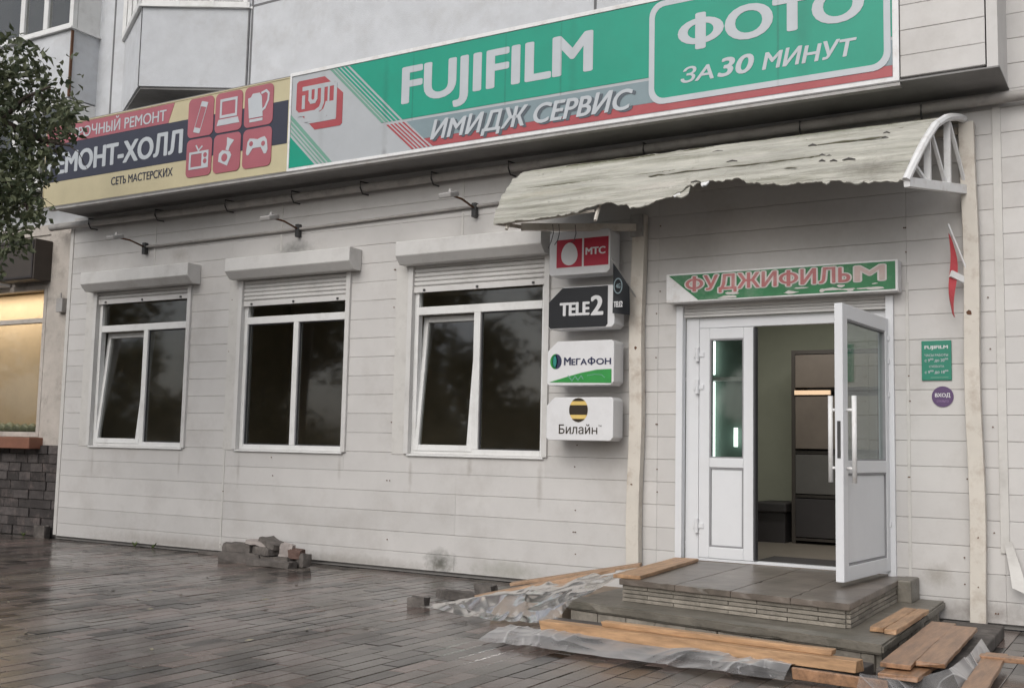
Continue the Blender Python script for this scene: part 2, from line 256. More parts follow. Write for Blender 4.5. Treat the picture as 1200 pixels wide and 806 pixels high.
# ------------------------------------------------------------------ mesh helpers (world coordinates in, origin moved to the piece)
WLOC = {}
class MB:
    def __init__(s): s.v = []; s.f = []
    def add(s, vs, fs):
        o = len(s.v); s.v += [tuple(v) for v in vs]; s.f += [tuple(i+o for i in f) for f in fs]; return s
    def box(s, x0, x1, y0, y1, z0, z1):
        v = [(x0,y0,z0),(x1,y0,z0),(x1,y1,z0),(x0,y1,z0),(x0,y0,z1),(x1,y0,z1),(x1,y1,z1),(x0,y1,z1)]
        return s.add(v, [(0,3,2,1),(4,5,6,7),(0,1,5,4),(1,2,6,5),(2,3,7,6),(3,0,4,7)])
    def obox(s, c, dx, dy, dz, ax=(1,0,0), ay=(0,1,0)):
        ax = Vector(ax).normalized(); ay = Vector(ay); ay = (ay-ax*ay.dot(ax)).normalized(); az = ax.cross(ay); c = Vector(c)
        v = [c+ax*(sx*dx/2)+ay*(sy*dy/2)+az*(sz*dz/2) for sz in (-1,1) for sx, sy in ((-1,-1),(1,-1),(1,1),(-1,1))]
        return s.add(v, [(0,3,2,1),(4,5,6,7),(0,1,5,4),(1,2,6,5),(2,3,7,6),(3,0,4,7)])
    def bar(s, a, b, w, h=None, upv=(0,0,1)):
        a = Vector(a); b = Vector(b); d = b-a; h = h or w
        u = Vector(upv)
        if abs(d.normalized().dot(u)) > .98: u = Vector((0,1,0))
        side = d.cross(u).normalized()
        return s.obox((a+b)/2, d.length, w, h, d, side)
    def tube(s, pts, r, n=10, caps=True):
        pts = [Vector(p) for p in pts]; rs = r if isinstance(r, (list, tuple)) else [r]*len(pts)
        o = len(s.v); ref = Vector((0,0,1))
        for i, p in enumerate(pts):
            d = (pts[min(i+1,len(pts)-1)]-pts[max(i-1,0)]).normalized()
            u = d.cross(ref); u = u.normalized() if u.length > .05 else d.cross(Vector((0,1,0))).normalized()
            w = d.cross(u)
            for k in range(n):
                a = 2*math.pi*k/n; s.v.append(tuple(p+(u*math.cos(a)+w*math.sin(a))*rs[i]))
        for i in range(len(pts)-1):
            for k in range(n):
                k2 = (k+1)%n; s.f.append((o+i*n+k, o+i*n+k2, o+(i+1)*n+k2, o+(i+1)*n+k))
        if caps:
            s.f.append(tuple(o+k for k in range(n))[::-1]); s.f.append(tuple(o+(len(pts)-1)*n+k for k in range(n)))
        return s
    def prism(s, poly, y0, y1):          # poly of (x, z), extruded from y0 to y1
        k = len(poly); v = [(x,y0,z) for x,z in poly]+[(x,y1,z) for x,z in poly]
        return s.add(v, [tuple(range(k)), tuple(range(2*k-1,k-1,-1))]+[(i,i+k,(i+1)%k+k,(i+1)%k) for i in range(k)])
    def xprism(s, poly, x0, x1):         # poly of (y, z)
        k = len(poly); v = [(x0,y,z) for y,z in poly]+[(x1,y,z) for y,z in poly]
        return s.add(v, [tuple(range(k)), tuple(range(2*k-1,k-1,-1))]+[(i,i+k,(i+1)%k+k,(i+1)%k) for i in range(k)])
    def zprism(s, poly, z0, z1):         # poly of (x, y)
        k = len(poly); v = [(x,y,z0) for x,y in poly]+[(x,y,z1) for x,y in poly]
        return s.add(v, [tuple(range(k)), tuple(range(2*k-1,k-1,-1))]+[(i,i+k,(i+1)%k+k,(i+1)%k) for i in range(k)])
    def ring(s, outer, inner, y0, y1):   # matching loops of (x, z)
        k = len(outer); o = len(s.v)
        s.v += [(x,y0,z) for x,z in outer]+[(x,y0,z) for x,z in inner]+[(x,y1,z) for x,z in outer]+[(x,y1,z) for x,z in inner]
        for i in range(k):
            j = (i+1)%k
            s.f += [(o+i,o+j,o+k+j,o+k+i),(o+2*k+j,o+2*k+i,o+3*k+i,o+3*k+j),(o+j,o+i,o+2*k+i,o+2*k+j),(o+k+i,o+k+j,o+3*k+j,o+3*k+i)]
        return s
    def stroke(s, pts, w, y0, y1):       # flat polyline in the x-z plane
        for (xa,za),(xb,zb) in zip(pts[:-1], pts[1:]):
            d = Vector((xb-xa, zb-za)); L = d.length; d /= L; nx, nz = -d.y*w/2, d.x*w/2; ex, ez = d.x*w*.3, d.y*w*.3
            s.prism([(xa-ex-nx,za-ez-nz),(xb+ex-nx,zb+ez-nz),(xb+ex+nx,zb+ez+nz),(xa-ex+nx,za-ez+nz)], y0, y1); y0 -= .00004
        return s
    def build(s, name, m, parent=None, bevel=0, smooth=False, label=None):
        me = bpy.data.meshes.new(name)
        A = np.array(s.v); c = (A.min(0)+A.max(0))/2
        me.from_pydata((A-c).tolist(), [], s.f); me.update()
        bm = bmesh.new(); bm.from_mesh(me); bmesh.ops.recalc_face_normals(bm, faces=bm.faces); bm.to_mesh(me); bm.free()
        me.materials.append(m if not isinstance(m, str) else M[m])
        if smooth:
            for p in me.polygons: p.use_smooth = True
        o = bpy.data.objects.new(name, me); COL.objects.link(o)
        WLOC[o] = Vector(c); o.location = c
        if parent is not None:
            o.parent = parent; o.location = Vector(c)-WLOC[parent]
        if bevel:
            b = o.modifiers.new('bevel', 'BEVEL'); b.width = bevel; b.segments = 2; b.limit_method = 'ANGLE'
        if label: o['label'] = label
        return o
def thing(name, loc, label, cat, group=None, kind=None):
    o = bpy.data.objects.new(name, None); COL.objects.link(o); o.location = loc; o.empty_display_size = .1
    WLOC[o] = Vector(loc); tag(o, label, cat, group, kind); return o
def tag(o, label, cat, group=None, kind=None):
    if label: o['label'] = label
    if cat: o['category'] = cat
    if group: o['group'] = group
    if kind: o['kind'] = kind
    return o
def rrect(x0, x1, z0, z1, r, n=6, cut=None):
    pts = []
    for cx, cz, a0 in ((x1-r, z1-r, 0), (x0+r, z1-r, 90), (x0+r, z0+r, 180), (x1-r, z0+r, 270)):
        for k in range(n+1):
            a = R(a0+90*k/n); pts.append((cx+r*math.cos(a), cz+r*math.sin(a)))
    return pts
def circ(cx, cz, r, n=28, rz=None, a0=0, a1=360):
    rz = rz or r
    full = a1-a0 >= 360
    return [(cx+r*math.cos(R(a0+(a1-a0)*k/(n if full else n-1))), cz+rz*math.sin(R(a0+(a1-a0)*k/(n if full else n-1)))) for k in range(n)]
_cap = {}
def text_geo(body, shear=0, spacing=1.0):
    """front faces of a line of lettering (x, y), as flat cut vinyl"""
    def raw(t):
        cu = bpy.data.curves.new('t', 'FONT'); cu.body = t; cu.size = 1; cu.resolution_u = 5; cu.space_character = spacing
        ob = bpy.data.objects.new('t', cu); COL.objects.link(ob)
        dg = bpy.context.evaluated_depsgraph_get(); dg.update()
        me = bpy.data.meshes.new_from_object(ob.evaluated_get(dg))
        v = np.array([x.co[:2] for x in me.vertices]); f = [tuple(p.vertices) for p in me.polygons]
        bpy.data.objects.remove(ob); bpy.data.curves.remove(cu); bpy.data.meshes.remove(me)
        return v, f
    body = body.replace('Ы', 'ЬI')
    tr_ = str.maketrans('АВЕКМНОРСТХФЬн', 'ABEKMHOPCTXOPH')     # letters drawn alike in both alphabets
    b2 = body.translate(tr_)
    v, f = raw(b2); bars = []
    for k, ch in enumerate(body):
        if ch not in 'ФЬн': continue
        g1, _ = raw(ch.translate(tr_)); H_ = raw('H')[0][:,1].max()
        p, _ = raw(b2[:k+1]); x1 = p[:,0].max(); x0 = x1-(g1[:,0].max()-g1[:,0].min())
        sel = (v[:,0] >= x0-1e-4) & (v[:,0] <= x1+1e-4)
        if ch == 'Ф':
            v[sel,1] = H_/2+(v[sel,1]-H_/2)*.74; bars.append(((x0+x1)/2-.055, (x0+x1)/2+.055, -.03, H_+.03))
        elif ch == 'Ь': v[sel,1] = H_-v[sel,1]
        else: v[sel,1] *= .75; v[sel,0] = x0+(v[sel,0]-x0)*.82
    for a, b, c, d in bars:
        n = len(v); v = np.vstack([v, [[a,c],[b,c],[b,d],[a,d]]]); f = f+[(n, n+1, n+2, n+3)]
    nb_ = len(bars)*4
    v = v.copy(); v[:,0] += shear*v[:,1]
    return v, f, nb_
def text(body, x0, x1, z0, z1, y, m, parent, bold=.0, shear=0, depth=.004, name='lettering', spacing=1.0, dx=0, dz=0):
    """letters whose baseline is z0 and whose capitals reach z1, spread from x0 to x1 on the plane y"""
    if 'H' not in _cap:
        vv, _, _ = text_geo('Н'); _cap['H'] = (vv[:,1].min(), vv[:,1].max())
    lo, hi = _cap['H']
    v, f, nb_ = text_geo(body, shear, spacing)
    b = bold*1.25*(z1-z0)/(hi-lo); x0 += b; x1 -= b
    xs = x0+(v[:,0]-v[:,0].min())/(v[:,0].max()-v[:,0].min())*(x1-x0)+dx
    bz = b*.55
    zs = z0+bz+(v[:,1]-lo)/(hi-lo)*(z1-z0-2*bz)+dz
    mb = MB()
    offs = [(0, 0)]+([(b*math.cos(R(a)), bz*math.sin(R(a))) for a in range(0, 360, 30)] if bold else [])
    for k, (ox, oz) in enumerate(offs):   # heavier strokes: the outline repeated round a small circle, each copy a hair further out
        ys = np.full(len(v), y-depth*.5-.00012*k)
        if nb_: ys[-nb_:] -= .00005
        P_ = np.stack([xs+ox, ys, zs+oz], 1)
        for q, fc in enumerate(f):        # letters whose outlines overlap: no two faces in one plane
            pts = P_[list(fc)].copy(); pts[:,1] -= 6e-5*q/len(f); mb.add(pts.tolist(), [tuple(range(len(fc)))])
    return mb.build(name, m, parent)

# ================================================================== SETTING: ground
g = MB().add([(-250,-250,-.03),(250,-250,-.03),(250,250,-.03),(-250,250,-.03)], [(0,1,2,3)]).build('ground', 'asphalt'); tag(g, None, None, None, 'structure')
pv = MB(); PW, PL = .122, .40
random.seed(3)
for i in range(int(17/PW)):
    x0 = -14.6+i*PW; y = -9.6-random.random()*PL
    while y < -.02:
        L_ = PL*random.choice((1, 1, 1, .5, .75)); y1 = min(y+L_, -.015)
        if y1-y > .05:
            h = random.uniform(-.0015, .0015); t1 = random.uniform(-.0012, .0012); t2 = random.uniform(-.0012, .0012); gp = random.uniform(.001, .0022)
            a, b, c, d = x0+gp, x0+PW-gp, y+gp, y1-gp
            e = .004
            pv.add([(a,c,-.03),(b,c,-.03),(b,d,-.03),(a,d,-.03), (a,c,h-e-t1-t2),(b,c,h-e+t1-t2),(b,d,h-e+t1+t2),(a,d,h-e-t1+t2),
                    (a+e,c+e,h-t1-t2),(b-e,c+e,h+t1-t2),(b-e,d-e,h+t1+t2),(a+e,d-e,h-t1+t2)],
                   [(0,1,5,4),(1,2,6,5),(2,3,7,6),(3,0,4,7),(4,5,9,8),(5,6,10,9),(6,7,11,10),(7,4,8,11),(8,9,10,11)])
        y = y+L_
p = pv.build('pavement', 'paver'); tag(p, None, None, None, 'structure')

# ================================================================== SHOP BUILDING
shop = thing('shop_building', (-6.4, 0, 0), 'single-storey shop front clad in white horizontal siding with an open double door', 'building')
WIN = [(-11.31, -9.70, -10.486, -10.412, 2.90, 'left'), (-8.84, -7.33, -8.10, -8.03, 2.755, None), (-6.48, -4.94, -5.76, -5.685, 2.78, 'left')]
WZ0, WZ1 = 1.165, 3.14
DX0, DX1, DZ0, DZ1 = -3.62, -1.80, .30, 2.50
holes = [(a-.02, b+.02, WZ0, WZ1) for a, b, *_ in WIN]+[(DX0, DX1, -1, DZ1)]
PITCH_ = .195
joints = [-9.02, -5.90, -3.80, -1.70, -1.03]
def cladding(mb, X0, X1, z0, z1, y, holes, zstart=0.0, jl=()):
    k = 0; z = zstart
    while z < z1-.01:
        za, zb = max(z, z0), min(z+PITCH_, z1)
        z += PITCH_; k += 1
        if zb-za < .02: continue
        segs = [(X0, X1)]
        cuts = [h for h in holes if h[2] < zb-.001 and h[3] > za+.001]
        for h in cuts:
            hz0, hz1 = max(h[2], za), min(h[3], zb)
            new = []
            for a, b in segs:
                if h[1] <= a or h[0] >= b: new.append((a, b)); continue
                if h[0] > a: new.append((a, h[0]))
                if h[1] < b: new.append((h[1], b))
                xa, xb = max(a, h[0]), min(b, h[1])
                if hz0-za > .02: mb.box(xa, xb, y, y+.03, za+.003, hz0)
                if zb-hz1 > .02: mb.box(xa, xb, y, y+.03, hz1, zb)
            segs = new
        for a, b in segs:
            xs = [a]+[j for j in jl if a+.15 < j < b-.15]+[b]
            for p_, q_ in zip(xs[:-1], xs[1:]):
                if q_-p_ > 3.4 and random.random() < .25:
                    mid = p_+(q_-p_)*random.uniform(.35, .65); prs = [(p_, mid), (mid, q_)]
                else: prs = [(p_, q_)]
                for u, v in prs:
                    dy = random.uniform(-.0015, .0015)
                    e = .004
                    # plank with a chamfered lower lip
                    mb.xprism([(y+dy, za+.006), (y+dy+.004, za+.0015), (y+.03, za+.0015), (y+.03, zb), (y+dy+.003, zb), (y+dy, zb-.003)], u+.0008, v-.0008)
cl = MB(); cladding(cl, -11.86, 3.2, .035, 4.04, 0, holes, jl=joints)
cl.build('siding', 'siding', shop)
# the front of the higher part at the right end, and the fascia panel of the overhang
cl2 = MB(); cladding(cl2, -.95, 3.2, 4.04, 6.8, 0, [], zstart=4.04); cl2.build('siding', 'siding', shop)
fz = MB(); cladding(fz, -1.62, -1.03, 4.07, 6.6, -.545, [], zstart=4.04); fz.build('fascia_siding', 'siding', shop)
MB().box(-11.9, 3.2, .034, .06, 0, WZ0-.003).box(-11.9, -11.31, .034, .06, WZ0, 4.0).box(-9.70, -8.84, .034, .06, WZ0, 4.0).box(-7.33, -6.48, .034, .06, WZ0, 4.0)\
    .box(-4.94, -3.62, .034, .06, WZ0, 4.0).box(-1.8, 3.2, .034, .06, WZ0, 4.0).box(-11.31, -1.8, .034, .06, 3.16, 4.0) if False else None
bk = MB()
edges = [-11.9]+sum([[h[0], h[1]] for h in holes], [])+[3.2]
for a, b in zip(edges[::2], edges[1::2]): bk.box(a, b, .034, .2, 0, 4.03)
for h in holes[:3]: bk.box(h[0], h[1], .034, .2, 0, h[2]-.002); bk.box(h[0], h[1], .034, .2, h[3], 4.03)
bk.box(DX0, DX1, .034, .2, DZ1, 4.03).box(DX0, DX1, .034, .2, 0, .29)
bk.build('wall_core', 'core', shop)
class BB:
    def box(s, *a): MB().box(*a).build('joint_batten', 'batten', shop, bevel=.002)
tr = BB()
tr.box(-11.90, -11.84, -.012, .03, .05, 4.0)                                      # left corner strip
for x in (-1.03,): tr.box(x-.03, x+.03, -.014, .0, .55, 4.03)
for x, z0, z1 in ((-9.02, .07, 1.15), (-10.33, 3.3, 4.0), (-5.90, 3.3, 3.98), (-8.3, 3.35, 4.0), (-1.70, .1, 2.6)): tr.box(x-.012, x+.012, -.006, 0, z0, z1)
for a, b, *_ in WIN:
    tr.box(a-.21, a-.05, -.006, 0, WZ0-.01, 3.06)                                  # flat strip beside each window
MB().box(-1.02, -.945, -.55, .0, 4.045, 6.6).build('corner_trim', 'siding', shop)
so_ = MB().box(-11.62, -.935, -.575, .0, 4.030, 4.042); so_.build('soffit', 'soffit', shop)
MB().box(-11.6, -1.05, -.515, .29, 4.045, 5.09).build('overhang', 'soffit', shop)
MB().box(-11.62, -1.62, -.57, -.50, 4.003, 4.028).build('drip_edge', 'metalgrey', shop)
random.seed(41)
for k in range(60):
    x = random.choice((-9.02, -6.72, -3.80, -1.70, -1.10, -1.30, -4.60, -8.3))+random.uniform(-.02, .02); z = .11+PITCH_*random.randint(0, 16)
    if any(h[0]-.05 < x < h[1]+.05 and h[2]-.05 < z < h[3]+.05 for h in holes): continue
    MB().prism(circ(x, z, .0055, 7), -.009, .002).build('nail', 'rust', shop)
# window units
def frame_ring(mb, x0, x1, z0, z1, w, y0, y1):
    mb.box(x0, x0+w, y0, y1, z0, z1); mb.box(x1-w, x1, y0, y1, z0, z1); mb.box(x0+w, x1-w, y0, y1, z0, z0+w); mb.box(x0+w, x1-w, y0, y1, z1-w, z1)
WLAB = ['window with its left pane tilted inward, next to the shop front\'s left end', 'closed middle window of the siding wall', 'window with its left pane tilted inward, beside the column of phone signs']
for i, (a, b, m0, m1, cz, tilt) in enumerate(WIN):
    t0, t1 = 2.555, 2.635
    w = MB(); frame_ring(w, a, b, WZ0, 3.12, .055, .03, .10)
    w.box(a+.055, b-.055, .03, .10, t0, t1); w.box(m0, m1, .03, .10, WZ0+.055, t0)
    win = w.build('window', 'pvc', shop, bevel=.004, label=WLAB[i])
    MB().box(a-.01, b+.01, -.028, .028, WZ0-.022, WZ0-.004).build('sill', 'pvc', win, bevel=.003)
    def pane(x0, x1, z0, z1, y=.065): MB().box(x0, x1, y, y+.006, z0, z1).build('pane', 'glass', win)
    pane(a+.05, b-.05, t1-.005, 3.07); pane(m1-.005, b-.05, WZ0+.05, t0+.005)
    ga = MB(); frame_ring(ga, m1, b-.055, WZ0+.055, t0, .012, .052, .066); ga.build('gasket', 'rubber', win)
    if tilt:
        s = MB(); x0, x1, z0, z1 = a+.035, m0+.01, WZ0+.03, t0+.0
        frame_ring(s, x0, x1, z0, z1, .06, .02, .075)
        ps = MB().box(x0+.055, x1-.055, .045, .051, z0+.055, z1-.055)
        th = R(5.5)
        for mb in (s, ps):
            mb.v = [(x, .05+(y-.05)*math.cos(th)+(z-z0)*math.sin(th), z0+(z-z0)*math.cos(th)-(y-.05)*math.sin(th)) for x, y, z in mb.v]
        s.build('tilted_sash', 'pvc', win, bevel=.004); ps.build('pane', 'glass', win)
    else:
        pane(a+.05, m0+.005, WZ0+.05, t0+.005)
        ga = MB(); frame_ring(ga, a+.055, m0, WZ0+.055, t0, .012, .052, .066); ga.build('gasket', 'rubber', win)
    # roller shutter: box, slatted curtain with its bottom rail, side guides
    ba, bb = (a-.10, b+.17) if i < 2 else (a-.09, b+.05)
    MB().xprism([(-.003,3.275),(-.20,3.275),(-.205,3.265),(-.205,3.135),(-.20,3.125),(-.13,3.05),(-.003,3.05)], ba, bb).build('shutter_box', 'shutter', win, bevel=.006)
    cu = MB(); z = cz+.065
    while z < 3.10:
        cu.xprism([(.012, z+.002), (.002, z+.012), (.002, z+.034), (.012, z+.043), (.018, z+.043), (.018, z+.002)], a+.01, b-.01); z += .045
    cu.box(a+.01, b-.01, .000, .022, cz, cz+.06)
    cu.build('shutter_curtain', 'shutter', win)
    for fx in (.09, .5, .91):
        xx = a+(b-a)*fx; MB().box(xx-.012, xx+.012, -.012, -.001, cz+.012, cz+.032).build('shutter_stop', 'darkmetal', win)
    for q0, q1 in ((a-.048, a+.008), (b-.008, b+.048)): MB().box(q0, q1, -.03, .027, WZ0-.003, 3.05).build('guide_rail', 'shutter', win, bevel=.004)
# door frame
df = MB()
df.box(DX0, DX0+.06, -.03, .05, .31, DZ1).box(DX1-.06, DX1, -.03, .05, .31, DZ1)              # outer white trims
df.box(DX0+.062, -3.44, .052, .13, .33, 2.40).box(-1.87, DX1-.062, .06, .13, .33, 2.40)
df.box(-3.44, -1.87, .06, .13, 2.31, 2.40); df.box(-3.44, -1.87, .05, .14, .325, .35)
dfo = df.build('door_frame', 'paneldoor', shop, bevel=.004)
tb = MB()
for k in range(4): tb.box(DX0+.06, DX1-.06, .01+.002*k, .04, 2.40+k*.026+.002, 2.426+k*.026-.002)
tb.build('shutter_curtain', 'shutter', dfo)
# fixed left leaf
ll = MB(); x0, x1 = -3.435, -2.945
frame_ring(ll, x0, x1, .352, 2.305, .095, .045, .105); ll.box(x0+.095, x1-.095, .045, .105, 1.115, 1.195)
ll.box(x0+.11, x1-.11, .060, .090, .46, 1.10)
lf = ll.build('door_leaf', 'paneldoor', shop, bevel=.005, label='narrow closed door leaf left of the doorway')
MB().box(x0+.09, x1-.09, .07, .08, 1.19, 2.215).build('pane', 'doorglass', lf)
gk = MB(); frame_ring(gk, x0+.095, x1-.095, .447, 1.115, .014, .052, .1); frame_ring(gk, x0+.095, x1-.095, 1.195, 2.21, .012, .052, .1); gk.build('gasket', 'gasket', lf)
for z in (.62, 1.80, 2.08):
    hg = MB().tube([(x0-.012, .03, z-.06), (x0-.012, .03, z+.06)], .017, 10).box(x0-.05, x0+.045, .035, .046, z-.02, z+.02); hg.build('hinge', 'paneldoor', lf)
MB().box(x1-.004, x1+.014, .03, .10, .36, 2.30).build('astragal', 'rubber', lf)
# open right leaf: built in its own frame (u along the leaf from the hinge), then swung out
def swing(mb, h=(-1.865, -.0), ang=R(183.5+86)):
    ca, sa = math.cos(ang), math.sin(ang)
    # u axis points from the hinge to the free edge; w axis is the outer face normal
    ux, uy = math.cos(R(265)), math.sin(R(265)); wx, wy = -uy, ux
    mb.v = [(h[0]+u*ux+w*wx, h[1]+u*uy+w*wy, z) for u, w, z in mb.v]; return mb
LW = 1.085
rl = MB(); frame_ring(rl, 0, LW, .365, 2.315, .105, -.03, .03); rl.box(.105, LW-.105, -.03, .03, 1.115, 1.205); rl.box(.12, LW-.12, -.014, .014, .485, 1.10)
rlf = swing(rl).build('door_leaf', 'paneldoor', shop, bevel=.005, label='wide door leaf swung open towards the street')
swing(MB().box(.10, LW-.10, -.006, .006, 1.20, 2.215)).build('pane', 'doorglass', rlf)
gk = MB(); frame_ring(gk, .105, LW-.105, .47, 1.115, .014, -.024, .024); frame_ring(gk, .105, LW-.105, 1.205, 2.21, .012, -.024, .024); swing(gk).build('gasket', 'gasket', rlf)
for s in (1, -1):
    h = MB().tube([(LW-.05-.02, s*.085, 1.05), (LW-.07, s*.085, 1.66)], .017, 12)
    for z in (1.15, 1.56): h.tube([(LW-.07, s*.03, z), (LW-.07, s*.085, z)], .011, 8)
    swing(h).build('handle', 'white', rlf, smooth=True)
swing(MB().box(LW-.001, LW+.003, -.012, .012, 1.22, 1.48)).build('lock_plate', 'darkmetal', rlf)
for z in (.72, 1.72, 1.98, 2.16):
    swing(MB().tube([(-.012, .035, z-.05), (-.012, .035, z+.05)], .016, 10).box(-.04, .05, .03, .038, z-.018, z+.018)).build('hinge', 'paneldoor', rlf)
# rooms behind
rm = MB()
rm.box(-4.62, -4.56, .2, 3.2, .30, 3.3).box(-1.2, -1.14, .2, 3.2, .30, 3.3).box(-4.56, -1.2, 3.14, 3.2, .30, 3.3)
rm.build('hall_wall', 'iwall', shop)
MB().box(-4.56, -1.2, .2, 3.14, 2.95, 3.0).build('hall_ceiling', 'iwall', shop)
MB().box(-4.56, -1.2, .05, 3.14, .26, .33).build('hall_floor', 'ifloor', shop)
MB().box(-11.8, -4.62, 4.0, 4.1, .1, 3.5).box(-11.86, -11.8, .2, 4.1, .1, 3.5).box(-11.8, -4.62, .2, 4.0, 3.4, 3.5).box(-11.8, -4.62, .2, 4.0, .1, .2).build('sales_room', 'idark', shop)

# ================================================================== APARTMENT BLOCK ABOVE
apt = thing('apartment_block', (-8, .5, 3.9), 'pale painted concrete panel block rising above the shop signs', 'building')
YW = .30
MB().box(-22, 3.2, YW, 8, 4.05, 13).build('panel_wall', 'panel', apt)
# angular bay, apex towards the street
A, B, C_ = (-10.35, -.364), (-9.244, YW), (-11.47, YW)
bz0, bz1 = 5.43, 6.40
bay = MB().zprism([C_, A, B], bz0, bz1).build('bay', 'panel', apt)
def along(p, q, t): return (p[0]+(q[0]-p[0])*t, p[1]+(q[1]-p[1])*t)
# bay window on top of the parapet: frame posts, rails and glass on both faces, roof slab above
bf = MB()
for P_, Q_ in ((A, B), (A, C_)):
    for t in (.02, .34, .66, .97):
        x, y = along(P_, Q_, t); bf.box(x-.035, x+.035, y-.03, y+.035, bz1+.03, bz1+1.4)
    n_ = Vector((Q_[0]-P_[0], Q_[1]-P_[1], 0))
    for z in (bz1+.04, bz1+1.36): bf.bar((P_[0], P_[1], z), (Q_[0], Q_[1], z), .08, .07)
bfo = bf.build('bay_window', 'pvc', bay)
bg_ = MB()
for P_, Q_ in ((A, B), (A, C_)): bg_.bar((P_[0], P_[1]+.02, bz1+.7), (Q_[0], Q_[1]+.02, bz1+.7), .008, 1.3)
bg_.build('bay_glass', 'glass', bay)
MB().zprism([(C_[0]-.05, YW), (A[0], A[1]-.05), (B[0]+.05, YW)], bz1, bz1+.025).build('bay_sill', 'pvc', bay)
MB().zprism([C_, A, B], bz1+1.42, 13).build('bay', 'panel', apt)
MB().zprism([(C_[0]+.03, YW), (A[0], A[1]+.03), (B[0]-.03, YW)], bz0-.03, bz0).build('bay_underside', 'soffit', bay)
# open-joint seams between the panels
sm = MB()
for x in (-9.20, -4.62, -1.9): sm.box(x-.014, x+.014, YW-.004, YW+.01, 5.0, 13)
for z in (6.43, 9.2): sm.box(-9.2, 3.2, YW-.003, YW+.01, z-.014, z+.014)
sm.box(-11.70, -11.67, YW-.004, YW+.01, 5.0, 13)
sm.build('panel_seam', 'seam', apt)
MB().tube([(A[0], A[1]-.003, bz0), (A[0], A[1]-.003, bz1)], .006, 5).build('bay_seam', 'seam', bay); MB().tube([(B[0], B[1]-.01, bz0), (B[0], B[1]-.01, bz1)], .014, 5).build('bay_seam', 'seam', bay)
# lower-floor window half hidden under the bay
def small_window(x0, x1, z0, z1, y, mull):
    w = MB(); frame_ring(w, x0, x1, z0, z1, .06, y-.02, y+.05)
    for q in mull: w.box(q-.035, q+.035, y-.02, y+.05, z0+.06, z1-.06)
    o = w.build('window', 'pvc', apt, bevel=.004)
    MB().box(x0+.05, x1-.05, y+.003, y+.008, z0+.05, z1-.05).build('pane', 'glass', o)
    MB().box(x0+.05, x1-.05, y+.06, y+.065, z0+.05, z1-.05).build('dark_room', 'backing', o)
small_window(-11.2, -9.5, 4.4, 5.36, YW-.07, (-10.75, -10.2))
# glazed balcony at the left
BX0, BX1, BY = -14.4, -11.98, -.12
MB().box(BX0, BX1, BY, YW, 5.62, 6.52).build('balcony', 'panel', apt)
bal = [o for o in COL.objects if o.name.startswith('balcony')][-1]
def balcony_glazing(z0, z1):
    w = MB(); frame_ring(w, BX0, BX1, z0, z1, .075, BY, BY+.07)
    for q in (-13.75, -13.05, -12.55): w.box(q-.045, q+.045, BY, BY+.07, z0+.075, z1-.075)
    o = w.build('balcony_window', 'pvc', apt, bevel=.005)
    MB().box(BX0+.06, BX1-.06, BY+.03, BY+.036, z0+.06, z1-.06).build('pane', 'glass', o)
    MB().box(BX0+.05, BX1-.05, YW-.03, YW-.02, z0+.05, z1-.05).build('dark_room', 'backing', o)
    MB().box(BX1-.07, BX1, BY+.075, YW, z0, z1).build('end_frame', 'pvc', o)
balcony_glazing(6.54, 8.1); balcony_glazing(4.45, 5.60)
MB().box(BX0-.05, BX1+.04, BY-.05, YW, 6.515, 6.538).build('balcony_sill', 'pvc', bal)
MB().box(BX1-.005, BX1+.018, BY-.012, BY+.02, 5.62, 6.50).build('drip_pipe', 'rust', bal)
MB().box(-22, BX0-.02, BY, YW-.002, 4.6, 9).build('loggia_shade', 'sillred', apt)

# ================================================================== NEIGHBOURING SHOP AT THE LEFT
nb = thing('neighbouring_shop', (-14, .1, 0), 'older plastered shop with dark rough brick base and a warm lit window', 'building')
NY = .10
MB().box(-12.45, -11.90, NY, .5, 1.15, 4.03).box(-22, -12.45, NY, .5, 3.9, 4.03).box(-22, -15.2, NY, .5, 1.15, 3.9).box(-15.2, -12.45, NY+.02, .5, 3.24, 3.9).build('plaster_wall', 'plaster', nb)
pb = MB(); random.seed(5)
for r_ in range(10):
    z = .005+r_*.115; x = -15.5-random.random()*.2
    while x < -11.92:
        w_ = random.choice((.24, .24, .3, .2)); x1 = min(x+w_, -11.91)
        if x1-x > .04: pb.box(x+.005, x1-.005, NY-.02+random.uniform(-.012, .01), NY+.06, z, z+.105)
        x += w_
pb.build('brick_plinth', 'stonebrick', nb)
MB().box(-22, -11.91, NY+.0, .5, -.02, 1.148).build('plinth_core', 'mortar', nb)
nw = MB(); frame_ring(nw, -15.2, -12.46, 1.25, 3.24, .065, NY-.0, NY+.08); nw.box(-15.135, -12.525, NY, NY+.08, 2.74, 2.80); nw.box(-13.9, -13.83, NY, NY+.08, 1.315, 2.74)
nwo = nw.build('window', 'plaster', nb, bevel=.004)
MB().box(-15.15, -12.5, NY+.03, NY+.036, 1.3, 3.2).build('pane', 'glass', nwo)
MB().box(-15.2, -12.36, -.10, NY+.02, 1.10, 1.245).build('sill', 'sillred', nwo, bevel=.01)
MB().box(-15.1, -13.12, .64, .66, 1.25, 3.24).build('blind', 'blind', nwo)
MB().box(-15.2, -12.46, .5, 3.0, 1.2, 1.24).box(-15.2, -12.40, 3.0, 3.05, 1.2, 3.3).box(-12.44, -12.40, .5, 3.0, 1.2, 3.3).box(-15.24, -15.2, .5, 3.0, 1.2, 3.3).box(-15.2, -12.46, .1+.41, 3.0, 3.26, 3.3).build('room', 'blind', nwo)
bag = MB()
random.seed(11)
for k in range(7):
    x = -13.6+k*.16; bag.tube([(x-.1, .25, 1.33), (x, .25, 1.36), (x+.1, .24, 1.33)], [.03, random.uniform(.05, .09), .03], 8)
bag.build('goods', 'mossgoods', nwo, smooth=True)
